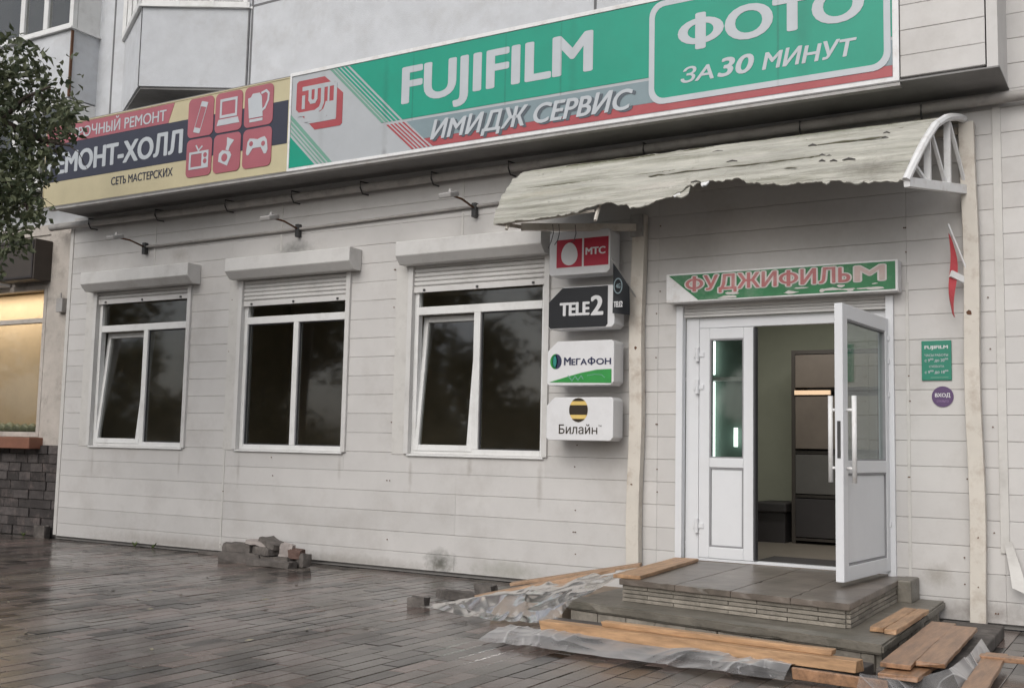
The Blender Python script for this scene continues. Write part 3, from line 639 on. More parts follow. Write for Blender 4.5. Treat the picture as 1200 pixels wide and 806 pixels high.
lamp = thing('ceiling_lamp', (-12.62, .30, 2.25), 'small bright bulb glowing behind the left neighbour\'s warm window', 'lamp')
MB().tube([(-12.62, .30, 2.24), (-12.62, .30, 2.27), (-12.62, .30, 2.30), (-12.62, .30, 2.33)], [.012, .028, .028, .012], 12).build('bulb', 'bulb', lamp, smooth=True)
MB().tube([(-12.62, .30, 2.33), (-12.62, .30, 3.25)], .004, 6).build('cord', 'darkmetal', lamp)
ll_ = bpy.data.lights.new('bulb_light', 'AREA'); ll_.energy = 27; ll_.size = 1.2; ll_.color = (1, .90, .76)
lo = bpy.data.objects.new('bulb_light', ll_); COL.objects.link(lo); lo.location = Vector((-13.9, .36, 3.235))-WLOC[lamp]; lo.parent = lamp
ll_.shape = 'RECTANGLE'; ll_.size = 2.2; ll_.size_y = .12
# dark box and the end of the neighbour's advert above that window
db = thing('sign_box', (-12.8, -.05, 3.27), 'dark brown unlit sign box above the warm window', 'sign')
MB().box(-13.18, -12.40, -.16, NY-.001, 3.27, 3.80).build('body', 'cabinet', db, bevel=.01)
fr_ = MB(); frame_ring(fr_, -13.16, -12.42, 3.29, 3.78, .025, -.172, -.158); fr_.build('rim', 'benchdark', db)
ab = thing('advert_panel', (-14, -.05, 3.27), 'white and violet advert panel half hidden by leaves at the far left', 'sign')
MB().box(-14.9, -13.24, -.16, NY-.001, 3.24, 3.86).build('body', 'lightbox', ab, bevel=.008)
MB().prism([(-14.8, 3.28), (-13.3, 3.28), (-14.1, 3.62), (-14.8, 3.7)], -.166, -.161).build('print', 'purple', ab)
jb = MB().box(-12.17, -12.05, .03, NY-.001, 2.85, 3.03).tube([(-12.11, .06, 3.0), (-12.11, .05, 3.10)], .012, 8)
tag(jb.build('junction_box', 'metalgrey', bevel=.006), 'small grey junction box on the plaster strip beside the warm window', 'box')

# ================================================================== SIGNS
# --- wide green sign
SX0, SX1, SZ0, SZ1, SY = -7.735, -1.645, 4.045, 5.085, -.56
sg = thing('shop_sign', ((SX0+SX1)/2, SY, SZ0), 'long green, grey and red sign with white lettering over the shop front', 'sign')
MB().box(SX0, SX1, SY+.006, -.516, SZ0, SZ1).build('panel', 'signgrey', sg, bevel=.003)
y0 = SY+.0055
def clipz(poly): return poly
MB().prism([(-6.955, SZ1-.035), (-6.265, 4.395), (SX1-.03, 4.395), (SX1-.03, SZ1-.035)], y0-.003, y0).build('green_field', 'sgreen', sg)
MB().prism([(-6.215, 4.368), (-6.0, 4.172), (SX1-.03, 4.172), (SX1-.03, 4.368)], y0-.003, y0).build('slate_field', 'sgrey', sg)
MB().prism([(-6.0, 4.170), (-5.895, 4.085), (SX1-.03, 4.085), (SX1-.03, 4.170)], y0-.003, y0).build('red_band', 'sred', sg)
st = MB(); st3 = MB(); st2 = MB()
for k, (dx, w) in enumerate(((.03, .030), (.08, .030), (.13, .028), (.175, .03), (.22, .035))):
    xa = -6.955-dx; xb = -6.265-dx
    (st if k < 3 else st2).prism([(xa, SZ1-.035), (xa-w, SZ1-.035), (xb-w, 4.395), (xb, 4.395)], y0-.003, y0)
    xc = -6.215-dx; xd = -5.895-dx
    st3.prism([(xc, 4.368), (xc-w*.8, 4.368), (xd-w*.8, 4.085), (xd, 4.085)], y0-.003, y0)
st.build('green_stripe', 'sgreen', sg); st2.build('green_stripe', 'sgreen2', sg); st3.build('red_stripe', 'sred', sg)
MB().prism([(SX0+.02, SZ0+.035), (-7.37, SZ0+.035), (SX0+.02, 4.41)], y0-.003, y0).build('green_corner', 'sgreen', sg)
cs = MB()
for dx, w in ((.035, .022), (.085, .02), (.13, .03), (.18, .05)):
    cs.prism([(SX0+.02, 4.41+dx*1.02), (SX0+.02, 4.41+(dx+w)*1.02), (-7.37+dx+w, SZ0+.035), (-7.37+dx, SZ0+.035)], y0-.003, y0)
cs.build('green_stripe', 'sgreen2', sg)
# emblem
lx, lz, lw, lh = -7.650, 4.445, .625, .545
def U(u, v): return (lx+u*lw, lz+lh*(1-v))
em = MB().prism([U(*q) for q in ((.0,.04),(.04,0),(.60,0),(1,.38),(1,.96),(.96,1),(.42,1),(.27,.83),(.0,.55))], y0-.003, y0).build('emblem', 'sred', sg)
es = MB()
for k, (pts, w) in enumerate((([(.15,.17),(.80,.17)], .05), ([(.57,.19),(.57,.5),(.53,.60),(.42,.66),(.07,.66)], .05), ([(.84,.19),(.84,.82)], .045),
               ([(.84,.82),(.30,.82)], .055), ([(.16,.32),(.16,.54)], .045), ([(.30,.2),(.30,.40),(.33,.45),(.40,.45),(.43,.40),(.43,.19)], .045), ([(.70,.56),(.66,.68),(.55,.75),(.24,.75)], .10), ([(.77,.56),(.77,.8)], .12), ([(.70,.2),(.70,.54)], .028))):
    es.stroke([U(*q) for q in pts], w*.9, y0-.0045-.0002*k, y0-.002)
es.build('emblem_strokes', 'signgrey', em)
text('FUJIFILM', -6.285, -4.20, 4.545, 4.915, y0-.001, 'swhite', sg, bold=.028, depth=.006)
text('ИМИДЖ СЕРВИС', -5.915, -3.80, 4.145, 4.325, y0-.004, 'sshadow', sg, bold=.02, shear=.25, depth=.003, name='lettering_shadow', dx=.018, dz=-.016)
text('ИМИДЖ СЕРВИС', -5.925, -3.81, 4.145, 4.325, y0-.007, 'swhite', sg, bold=.02, shear=.25, depth=.004)
fo, fi = rrect(-3.665, -1.685, 4.145, 5.045, .13), rrect(-3.615, -1.735, 4.195, 4.995, .095)
MB().prism(fi, y0-.006, y0-.0035).build('photo_field', 'sgreen', sg)
MB().ring(fo, fi, y0-.008, y0-.0035).build('photo_border', 'swhite', sg)
text('ФОТО', -3.405, -1.875, 4.575, 4.865, y0-.006, 'swhite', sg, bold=.036, depth=.004)
text('ЗА', -3.375, -3.085, 4.295, 4.42, y0-.006, 'swhite', sg, bold=.018, shear=.2, depth=.004)
text('30', -3.055, -2.745, 4.295, 4.45, y0-.006, 'swhite', sg, bold=.03, shear=.2, depth=.004)
text('МИНУТ', -2.68, -1.935, 4.295, 4.435, y0-.006, 'swhite', sg, bold=.02, shear=.2, depth=.004)
rim = MB().box(SX0, SX1, SY-.004, SY+.004, SZ0-.012, SZ0+.028).box(SX0, SX1, SY-.004, SY+.004, SZ1-.03, SZ1+.006).box(SX0-.004, SX0+.02, SY-.006, SY+.004, SZ0, SZ1).box(SX1-.025, SX1+.02, SY-.006, SY+.004, SZ0, SZ1)
rim.build('rim', 'white', sg)
# --- cream repair-shop sign
RX0, RX1, RZ0, RZ1, RY = -11.78, -7.765, 4.06, 5.07, -.53
rs = thing('repair_sign', ((RX0+RX1)/2, RY, RZ0), 'cream and navy sign with six rose icon tiles, partly behind the tree', 'sign')
MB().box(RX0, RX1, RY, -.516, RZ0, RZ1).build('panel', 'cream', rs, bevel=.003)
MB().box(RX0+.005, RX1-.01, RY-.003, RY-.0005, 4.36, 4.825).build('navy_band', 'navy', rs)
MB().prism([(RX0+.02, 4.827), (-9.60, 4.827), (-9.51, 5.05), (RX0+.02, 5.05)], RY-.004, RY-.0005).build('rose_banner', 'rose', rs)
text('СРОЧНЫЙ РЕМОНТ', -11.30, -9.635, 4.86, 4.99, RY-.004, 'swhite', rs, bold=.012, depth=.003)
text('РЕМОНТ-ХОЛЛ', -11.72, -9.345, 4.45, 4.71, RY-.003, 'swhite', rs, bold=.03, depth=.004)
text('СЕТЬ МАСТЕРСКИХ', -10.525, -9.485, 4.205, 4.30, RY-.0005, 'navy', rs, bold=.012, depth=.003)
yt = RY-.004
def icon_tile(x0, x1, z0, z1):
    return MB().prism(rrect(x0, x1, z0, z1, .06), yt-.004, yt+.001).build('icon_tile', 'rose', rs)
W_ = 'swhite'; yi = yt-.004
T = {}
for r_, (z0, z1) in enumerate(((4.6, 5.045), (4.15, 4.578))):
    for c_, (x0, x1) in enumerate(((-9.272, -8.878), (-8.85, -8.445), (-8.41, -7.995))): T[r_, c_] = (icon_tile(x0, x1, z0, z1), x0, x1, z0, z1)
def ic(k, fn):
    o, x0, x1, z0, z1 = T[k]; mb = MB(); q = lambda u, v: (x0+u*(x1-x0), z0+v*(z1-z0)); fn(mb, q); mb.build('icon', W_, o)
def phone(mb, q):
    loop = lambda s: [q(.5+s*a, .5+s*b) for a, b in ((-.27,-.36),(-.02,-.42),(.28,.34),(.03,.40))]
    mb.ring(loop(1), loop(.86), yi-.003, yi)
    mb.prism([q(.23,.14),q(.48,.08),q(.52,.2),q(.28,.26)], yi-.0028, yi); mb.prism([q(.47,.78),q(.72,.72),q(.78,.84),q(.53,.90)], yi-.0028, yi)
def laptop(mb, q):
    mb.ring([q(.18,.36),q(.82,.36),q(.82,.84),q(.18,.84)], [q(.25,.43),q(.75,.43),q(.75,.77),q(.25,.77)], yi-.003, yi)
    mb.prism([q(.08,.18),q(.92,.18),q(.86,.33),q(.14,.33)], yi-.003, yi)
def kettle(mb, q):
    mb.prism([q(.18,.22),q(.66,.22),q(.60,.72),q(.52,.82),q(.28,.82),q(.22,.74),q(.12,.72)], yi-.003, yi); mb.prism([q(.2,.12),q(.66,.12),q(.66,.19),q(.2,.19)], yi-.003, yi)
    mb.stroke([q(.6,.80),q(.75,.84),q(.84,.76),q(.83,.6),q(.72,.42),q(.64,.38)], .026, yi-.003, yi)
def tv(mb, q):
    mb.ring([q(.12,.2),q(.88,.2),q(.88,.66),q(.12,.66)], [q(.19,.26),q(.62,.26),q(.62,.60),q(.19,.60)], yi-.003, yi)
    mb.prism([q(.64,.21),q(.87,.21),q(.87,.65),q(.64,.65)], yi-.0025, yi); mb.stroke([q(.38,.82),q(.48,.68),q(.62,.78)], .018, yi-.003, yi)
def grinder(mb, q):
    mb.prism([q(.2,.3),q(.54,.16),q(.68,.42),q(.62,.52),q(.34,.58),q(.22,.5)], yi-.003, yi); mb.prism([q(.46,.58),q(.56,.54),q(.62,.66),q(.76,.8),q(.5,.9),q(.5,.7)], yi-.0028, yi)
def pad(mb, q):
    mb.prism([q(.13,.40),q(.16,.34),q(.22,.34),q(.36,.50),q(.64,.50),q(.76,.32),q(.83,.32),q(.88,.42),q(.84,.66),q(.76,.76),q(.62,.74),q(.52,.71),q(.38,.74),q(.24,.76),q(.17,.68)], yi-.003, yi)
for k, fn in (((0,0), phone), ((0,1), laptop), ((0,2), kettle), ((1,0), tv), ((1,1), grinder), ((1,2), pad)): ic(k, fn)
dt = MB()
for k, u, v in (((1,2), .3, .62), ((1,2), .72, .58), ((1,1), .43, .38), ((1,0), .755, .54), ((1,0), .755, .38)):
    o, x0, x1, z0, z1 = T[k]; dt.prism(circ(x0+u*(x1-x0), z0+v*(z1-z0), .028 if k != (1,1) else .045, 16), yi-.0045, yi-.002)
dt.build('icon_detail', 'rose', rs)
rr = MB(); frame_ring(rr, RX0, RX1, RZ0, RZ1, .012, RY-.006, RY+.002); rr.build('rim', 'cream', rs)
# --- four phone-network light boxes
def light_box(z0, z1, label, cut=0, body='lightbox', face=None):
    t = thing('light_box_sign', (-4.44, 0, z0), label, 'sign', 'light boxes in a column beside the window')
    x0, x1, yf, yb = -4.745, -4.135 if z0 > 2.7 else -4.085, -.30, -.10
    poly = [(x0, z0+.02), (x0+.02, z0), (x1-.03, z0), (x1, z0+.03), (x1, z1-.03), (x1-.01, z1-.01), (x1-.03, z1), (x0+(cut or .01), z1), (x0, z1-(cut*.9 or .01))]
    MB().prism(poly, yf, yb).build('body', body, t, bevel=.006)
    MB().box(-4.60, -4.55, yb+.001, -.0155, z0+.05, z1-.1).box(-4.28, -4.23, yb+.001, -.0155, z0+.05, z1-.1).build('bracket', 'metalgrey', t)
    return t, poly
t, _ = light_box(2.795, 3.19, 'white light box with two crimson squares, topmost of the column')
yf = -.3005
for a, b in ((-4.668, -4.412), (-4.392, -4.142+.0)): MB().box(a, b if b < -4.2 else -4.150, yf-.003, yf, 2.865, 3.118).build('red_square', 'mtsred', t)
MB().prism([(-4.537+.082*math.cos(R(k*12))*(1-.12*math.sin(R(k*12))), 2.985+.103*math.sin(R(k*12))) for k in range(30)], yf-.006, yf-.0035).build('egg', 'lightbox', t)
text('МТС', -4.375, -4.178, 2.965, 3.03, yf-.003, 'lightbox', t, bold=.03, depth=.003)
t, poly = light_box(2.31, 2.685, 'black light box with white lettering, second in the column', cut=.15)
MB().prism([(x, z) for x, z in [(-4.738,2.335),(-4.72,2.318),(-4.17,2.318),(-4.15,2.34),(-4.15,2.678),(-4.60,2.678),(-4.738,2.555)]], yf-.004, yf).build('black_face', 'black', t)
text('TELE', -4.625, -4.325, 2.425, 2.545, yf-.004, 'lightbox', t, bold=.035, depth=.003)
text('2', -4.315, -4.19, 2.42, 2.595, yf-.004, 'lightbox', t, bold=.03, depth=.003)
t, poly = light_box(1.805, 2.20, 'white light box with a green wedge along its bottom, third in the column', cut=.10)
MB().prism([(-4.74+.02, 1.835), (-4.105, 1.822), (-4.105, 1.945), (-4.25, 1.94), (-4.4, 1.915), (-4.55, 1.88)], yf-.003, yf).build('green_wedge', 'mgreen', t)
sc_ = MB().stroke([(-4.50,1.86),(-4.53,1.89),(-4.49,1.845),(-4.46,1.885),(-4.43,1.85),(-4.40,1.89),(-4.38,1.86)], .008, yf-.0055, yf-.002).stroke([(-4.34,1.89),(-4.27,1.90),(-4.20,1.895),(-4.17,1.87)], .005, yf-.0055, yf-.002); sc_.build('faded_print', 'sgreen2', t)
MB().prism(circ(-4.657, 2.02, .058, 24, .068, 90, 270), yf-.003, yf).build('emblem_half', 'mgreen', t)
MB().prism(circ(-4.657, 2.02, .058, 24, .068, -90, 90), yf-.003, yf).prism(circ(-4.665, 2.02, .028, 16, .06), yf-.003, yf-.001).build('emblem_half', 'mdark', t)
MB().prism(circ(-4.667, 2.02, .018, 16, .05), yf-.005, yf-.0032).build('emblem_core', 'teal', t)
text('М', -4.575, -4.505, 1.985, 2.055, yf, 'mdark', t, bold=.025, depth=.003)
text('ЕГА', -4.50, -4.345, 1.985, 2.04, yf, 'mdark', t, bold=.025, depth=.003)
text('Ф', -4.34, -4.262, 1.985, 2.05, yf, 'mdark', t, bold=.025, depth=.003)
text('ОН', -4.255, -4.11, 1.985, 2.04, yf, 'mdark', t, bold=.025, depth=.003)
t, poly = light_box(1.32, 1.70, 'white light box with a yellow and dark striped disc, lowest of the column', cut=.08)
cx, cz, r = -4.422, 1.588, .092
MB().prism(circ(cx, cz, r, 40, r*1.15), yf-.002, yf).build('striped_disc', 'yellow', t)
bs = MB()
for zc, hh in ((.098, .02), (.0, .042), (-.098, .02)):
    za, zb = (zc-hh)/1.15/r, (zc+hh)/1.15/r; za, zb = max(za, -.999), min(zb, .999)
    pts = [(cx+math.cos(math.asin(za+(zb-za)*k/6))*r, cz+(za+(zb-za)*k/6)*r*1.15) for k in range(7)]
    bs.prism(pts+[(2*cx-x, z) for x, z in pts[::-1]], yf-.0045, yf-.0015)
bs.build('dark_stripes', 'brown', t)
text('Билайн', -4.615, -4.235, 1.378, 1.455, yf, 'brown', t, bold=.004, depth=.003)
text('™', -4.225, -4.195, 1.43, 1.455, yf, 'brown', t, depth=.003)
# --- small black pennant on a rod
pn = thing('pennant', (-3.95, -.05, 2.5), 'small black pennant with pale print hanging beside the second light box', 'flag')
MB().tube([(-3.945, -.02, 2.505), (-4.09, -.36, 2.90)], .007, 8).build('rod', 'metalgrey', pn)
n_ = 7; pm = MB()
for s_ in (0, 1):
    for i in range(n_+1):
        u = i/n_; xt = -4.083+(-3.965+4.083)*u; yt_ = -.345+.27*u*.35; ztop = 2.865-.205*u; zb_ = 2.425-.01*u
        for k in range(4):
            z = ztop+(zb_-ztop)*k/3; pm.v.append((xt, yt_+.008*math.sin(5*u+k)+s_*.003, z))
for s_ in (0, 1):
    o = s_*(n_+1)*4
    for i in range(n_):
        for k in range(3): a = o+i*4+k; pm.f.append((a, a+1, a+5, a+4))
pm.build('cloth', 'black', pn, smooth=True)
text('TELE2', -4.07, -3.985, 2.475, 2.525, -.347, 'lightbox', pn, bold=.02, depth=.002)
rg = MB(); rg.ring(circ(-4.03, 2.66, .042, 24, .07), circ(-4.03, 2.66, .034, 24, .06), -.352, -.347); rg.build('print_ring', 'sgrey', pn)
text('4G', -4.052, -4.008, 2.64, 2.68, -.347, 'sgrey', pn, bold=.02, depth=.002)
# --- sign over the door
ds = thing('door_sign', (-2.7, 0, 2.51), 'green sign box with faded red lettering and a white corner over the doorway', 'sign')
MB().box(-3.665, -1.735, -.15, -.016, 2.515, 2.765).build('body', 'white', ds, bevel=.006)
yd = -.1505
MB().prism([(-3.640, 2.750), (-1.755, 2.750), (-1.755, 2.532), (-3.37, 2.528)], yd-.003, yd).build('green_face', 'dgreen', ds)
for t_, xa, xb, m_ in (('ФУДЖИФИ', -3.485, -2.365, 'fadedred'), ('ЛЬ', -2.345, -2.095, 'fadedred'), ('М', -2.065, -1.83, 'fadedpale')):
    text(t_, xa-.012, xb+.012, 2.598, 2.735, yd-.003, 'letteredge', ds, bold=.075, depth=.003, name='lettering_edge')
    text(t_, xa+.001, xb-.001, 2.606, 2.727, yd-.006, m_, ds, bold=.022, depth=.003)
random.seed(2)
for k in range(15):
    x = random.uniform(-3.2, -1.85); z = random.uniform(2.536, 2.585); a = random.uniform(.02, .09); b = random.uniform(.004, .014)
    MB().prism([(x+a*math.cos(R(j*40))*random.uniform(.6, 1.2), z+b*math.sin(R(j*40))*random.uniform(.5, 1.3)) for j in range(9)], yd-.0045-.00005*k, yd-.002).build('peeled_patch', 'letteredge', ds)
# --- plaque, round sticker, bent red sign on the post
pq = thing('hours_plaque', (-1.49, 0, 1.83), 'small green opening hours plaque right of the open door', 'sign')
MB().box(-1.595, -1.378, -.016, -.0045, 1.828, 2.133).build('plate', 'boardgreen', pq, bevel=.003)
yp = -.0165
text('FUJIFILM', -1.572, -1.402, 2.070, 2.095, yp, 'lightbox', pq, bold=.03, depth=.002)
text('ЧАСЫ РАБОТЫ', -1.572, -1.402, 2.012, 2.030, yp, 'swhite', pq, bold=.01, depth=.002)
text('с 9⁰⁰ до 20⁰⁰', -1.572, -1.402, 1.970, 1.992, yp, 'swhite', pq, bold=.015, depth=.002)
text('СУББОТА', -1.54, -1.43, 1.926, 1.942, yp, 'swhite', pq, bold=.01, depth=.002)
text('с 9⁰⁰ до 18⁰⁰', -1.572, -1.402, 1.880, 1.902, yp, 'swhite', pq, bold=.015, depth=.002)
MB().box(-1.53, -1.402, yp-.002, yp, 1.846, 1.852).build('rule', 'sgreen2', pq)
rk = thing('round_sticker', (-1.447, 0, 1.625), 'round dark violet sticker below the green plaque', 'sticker')
MB().prism(circ(-1.447, 1.703, .079, 40), -.007, -.0035).build('disc', 'violet', rk)
text('ВХОД', -1.502, -1.392, 1.700, 1.729, -.007, 'lightbox', rk, bold=.02, depth=.0015)
text('с улицы' if False else 'ОТКРЫТО', -1.490, -1.404, 1.660, 1.676, -.007, 'violet2', rk, bold=.01, depth=.0015)
MB()
bs_ = thing('bent_sign', (-1.33, -.05, 2.2), 'bent narrow red and white metal sheet sticking out of the right post', 'sign')
b1 = MB(); N = 12
for s_ in (0, 1):
    for i in range(N+1):
        u = i/N; z = 2.93-.62*u; wid = .012+.035*math.sin(math.pi*min(1, u*1.1))
        x = -1.352+.028*u+.012*math.sin(u*6); y = -.16+.05*math.sin(u*5)
        b1.v += [(x-wid*.5+s_*.003, y-.03, z), (x+wid*.5+s_*.003, y, z-.03)]
for s_ in (0, 1):
    o = s_*2*(N+1)
    for i in range(N): b1.f.append((o+2*i, o+2*i+1, o+2*i+3, o+2*i+2))
b1.build('sheet', 'redtape', bs_)
MB().bar((-1.345, -.18, 2.62), (-1.27, -.09, 2.58), .02, .05).build('white_stripe', 'white', bs_)
MB().bar((-1.36, -.19, 3.0), (-1.25, -.09, 2.66), .012).build('rod', 'white', bs_)

# ================================================================== PIPES, LAMPS
gp = MB(); gp.tube([(-12.2, -.09, 3.925), (-9.0, -.09, 3.905), (-4.9, -.09, 3.915), (-.6, -.09, 3.955), (1.5, -.09, 3.98)], .042, 14)
gpo = gp.build('wall_pipe', 'pipe', smooth=True); tag(gpo, 'thick dirty pipe running along the wall under the overhang', 'pipe')
for x in (-11.4, -10.2, -9.05, -8.05, -7.1, -6.2, -5.3, -3.9, -2.5, -1.55):
    zc = 3.905+.00*(x+9)
    b = MB().tube([(x, -.004, 3.975), (x, -.14, 3.965), (x, -.142, 3.90), (x, -.10, 3.845), (x, -.004, 3.85)], .008, 6); b.build('hook', 'darkmetal', gpo)
cd = MB().tube([(-10.52, -.03, 3.555), (-8, -.03, 3.565), (-5.35, -.03, 3.60)], .016, 8); tag(cd.build('conduit', 'pipe', smooth=True), 'thin grey conduit joining the three arm lamps', 'pipe')
for i, (x, lab) in enumerate(((-10.47, 'arm lamp above the left window'), (-8.03, 'arm lamp above the middle window'), (-5.74, 'arm lamp nearest the torn canopy'))):
    L_ = thing('arm_lamp', (x, -.03, 3.555), 'small rusty '+lab, 'lamp', 'arm lamps on the siding')
    zb = 3.555+.01*i
    MB().box(x-.025, x+.025, -.06, -.006, zb-.09, zb+.05).build('bracket', 'darkmetal', L_, bevel=.004)
    MB().tube([(x, -.05, zb), (x-.01, -.25, zb+.045), (x-.02, -.40, zb+.05)], .011, 8).build('arm', 'rust', L_, smooth=True)
    hd = MB().obox((x-.02, -.46, zb+.045), .14, .16, .05, (1, 0, 0), (0, .95, .3)); hd.build('lamp_head', 'metalgrey', L_, bevel=.012)
    MB().tube([(x-.02, -.44, zb+.07), (x-.02, -.44, zb+.105)], [.02, .014], 10).build('cap', 'metalgrey', L_)

# ================================================================== POSTS
def post(x0, x1, y0, y1, z0, z1, lab, holes_, lean=0):
    t = thing('post', ((x0+x1)/2, (y0+y1)/2, z0), lab, 'post', 'cream canopy posts')
    mb = MB(); n = 14
    for i in range(n+1):
        z = z0+(z1-z0)*i/n; dx = .008*math.sin(i*.9+x0)+lean*i/n
        mb.v += [(x0+dx, y0, z), (x1+dx, y0, z), (x1+dx, y1, z), (x0+dx, y1, z)]
    for i in range(n):
        o = 4*i
        for k in range(4): mb.f.append((o+k, o+(k+1)%4, o+4+(k+1)%4, o+4+k))
    mb.f += [(0,3,2,1), (4*n, 4*n+1, 4*n+2, 4*n+3)]
    mb.build('shaft', 'post', t, bevel=.005)
    hb = MB()
    for u, z, r in holes_:
        c = circ(x0+(x1-x0)*u+lean*(z-z0)/(z1-z0), z, r, 9); hb.prism([(a+random.uniform(-.004, .004), b+random.uniform(-.006, .006)) for a, b in c], y0-.002, y0+.02)
    hb.build('rust_hole', 'rust', t); return t
post(-4.045, -3.925, -.10, -.018, .05, 3.33, 'straight cream post between the light boxes and the doorway', ((.5, 2.14, .012), (.35, .95, .008)), lean=.02)
tp = post(-1.262, -1.152, -.10, -.018, .02, 3.80, 'leaning cream rusty post right of the green plaque', ((.35, 2.33, .02), (.55, .66, .006), (.5, .3, .006)), lean=-.02)
bk_ = MB().box(-4.03, -3.90, -.125, -.102, 3.16, 3.33); bk_.prism(circ(-3.965, 3.25, .012, 10), -.135, -.12)
MB()

# ================================================================== CANOPY
cp = thing('canopy', (-3.2, 0, 3.15), 'curved weathered canopy with torn sheet over the entrance', 'canopy')
def prof(s):      # s 0 at the front lower edge, 1 at the wall
    P = [(-1.0, 3.155), (-.93, 3.30), (-.80, 3.47), (-.62, 3.635), (-.42, 3.74), (-.2, 3.80), (0.0, 3.815)]
    t = s*(len(P)-1); i = min(int(t), len(P)-2); f = t-i
    return P[i][0]*(1-f)+P[i+1][0]*f, P[i][1]*(1-f)+P[i+1][1]*f
def torn(x):      # how far up the profile the sheet has broken away
    K = [(-4.92, 0), (-4.6, .0), (-4.45, .02), (-4.2, .015), (-3.95, .07), (-3.80, .10), (-3.74, .045), (-3.66, .05), (-3.62, .02), (-3.48, .03), (-3.40, .06), (-3.25, .10), (-3.1, .19), (-2.95, .205), (-2.86, .19), (-2.75, .20), (-2.65, .13), (-2.5, .10), (-2.3, .095), (-2.1, .08), (-1.9, .05), (-1.75, .03), (-1.53, .0)]
    for (a, u), (b, v) in zip(K[:-1], K[1:]):
        if a <= x <= b: return u+(v-u)*(x-a)/(b-a)
    return 0
random.seed(21)
NX, NS = 260, 80; cm = MB(); sag = lambda x: .0
top = []
for k in (0, 1):
    for i in range(NX+1):
        u = i/NX
        for j in range(NS+1):
            s = j/NS
            xl = -4.91-.05*s; xr = -1.53+.27*s; x = xl+(xr-xl)*u
            t0 = max(0, torn(x)+.022*mn.noise(Vector((x*7, 1, 0)))+.016*mn.noise(Vector((x*23, 4, 0)))+.005*mn.noise(Vector((x*60, 4, 7)))) if .004 < u < .996 else torn(x)
            ss = t0+(1-t0)*s
            y, z = prof(ss)
            w = .010*mn.noise(Vector((x*1.6, ss*7, 0)))+.006*mn.noise(Vector((x*5, ss*22, 3)))+.004*math.sin(ss*55+2*mn.noise(Vector((x*.8, 0, 5))))
            # overlapping lath-like strips: small steps down the curve
            st_ = (ss*6.0+.3*mn.noise(Vector((x*.7, 0, 9))))%1.0
            w += .022*st_+.004*math.sin(ss*140+4*mn.noise(Vector((x*.6, ss*3, 5))))
            cm.v.append((x, y-w*.7-(0 if k else .005), z+w*.7+(0 if k else .005)))
for k in (0, 1):
    o = k*(NX+1)*(NS+1)
    for i in range(NX):
        for j in range(NS):
            a = o+i*(NS+1)+j; cm.f.append((a, a+1, a+NS+2, a+NS+1))
o2 = (NX+1)*(NS+1)
for i in range(NX):
    for j in (0, NS): a = i*(NS+1)+j; cm.f.append((a, a+NS+1, a+NS+1+o2, a+o2))
for j in range(NS):
    for i in (0, NX): a = i*(NS+1)+j; cm.f.append((a, a+1, a+1+o2, a+o2))
cs_ = cm.build('sheet', 'canopy', cp, smooth=False)
# holes and cracks in the sheet: dark gaps lying just on the surface, following the lath lines
random.seed(8)
def surf(x, ss, off=.024):
    y, z = prof(ss); return Vector((x, y-off*.75, z+off*.65))
for s0, xa, xb, w in ((.50, -4.3, -1.75, .005), (.34, -4.7, -3.7, .004), (.31, -3.7, -2.0, .006), (.43, -2.2, -1.6, .010), (.66, -4.7, -1.6, .009), (.82, -4.85, -1.45, .010), (.23, -2.4, -1.8, .004)):
    x = xa
    while x < xb:
        l = random.uniform(.10, .55)
        if random.random() < .72:
            q = [surf(x+l*k/5, s0+.012*mn.noise(Vector((x*3+k*.4, s0*9, 0)))) for k in range(6)]
            MB().tube(q, [w*.3, w*random.uniform(.5, 1), w*1.1, w*random.uniform(.4, 1), w, w*.3], 5).build('crack', 'canopyseam', cp)
        x += l
for k in range(11):
    x = min(max(random.gauss(-2.3, .45), -4.6), -1.7); s0 = min(max(random.gauss(.36, .09), .2), .7); l = random.uniform(.015, .05)
    MB().tube([surf(x-l, s0), surf(x, s0+.008), surf(x+l, s0-.004)], [.003, random.uniform(.005, .011), .003], 6).build('crack', 'backing', cp)
# ragged flaps along the torn edge
for k in range(9):
    x = random.uniform(-4.0, -1.7); t0 = torn(x); l = random.uniform(.03, .12); d = random.uniform(.01, .05)
    a = surf(x, t0+.03, .012); pts = [a]; 
    for q in range(5):
        u = q/4; e = surf(x+l*u, max(0, t0-d*math.sin(math.pi*min(1, u*.9+.1))*random.uniform(.4, 1)), .014); pts.append(e)
    pts.append(surf(x+l, torn(x+l)+.03, .012))
    mb = MB(); mb.add(pts, [tuple(range(len(pts)))]); mb.add([p+Vector((0, .008, -.006)) for p in pts], [tuple(range(len(pts)))]); mb.build('torn_flap', 'canopy' if k % 5 else 'white', cp)
# truss at the right end
tr_ = MB(); xr = lambda s: -1.53+.27*s+.03
arc = [(xr(s), prof(s)[0]-.01, prof(s)[1]+.012) for s in [k/14 for k in range(15)]]
tr_.tube(arc[:14], .030, 8)
tr_.build('truss_arch', 'white', cp)
zb = lambda y: 3.155+(3.285-3.155)*(y+1.0)
xb = lambda y: -1.50+.27*(y+1.0)
MB().bar((xb(-1.0), -1.0, zb(-1.0)), (xb(-.02), -.02, zb(-.02)), .045, .07).build('truss_chord', 'white', cp, bevel=.004)
web = MB()
def arcz(y):
    for k in range(100):
        yy, zz = prof(k/99)
        if yy >= y: return zz
    return 3.8
for y in (-.68, -.36):
    web.bar((xb(y), y, zb(y)+.02), (xb(y), y, arcz(y)-.01), .045, .045)
for ya, yb in ((-.90, -.70), (-.62, -.40), (-.32, -.06)): web.bar((xb(ya), ya, arcz(ya)-.03), (xb(yb), yb, zb(yb)+.02), .022)
web.build('truss_web', 'white', cp)
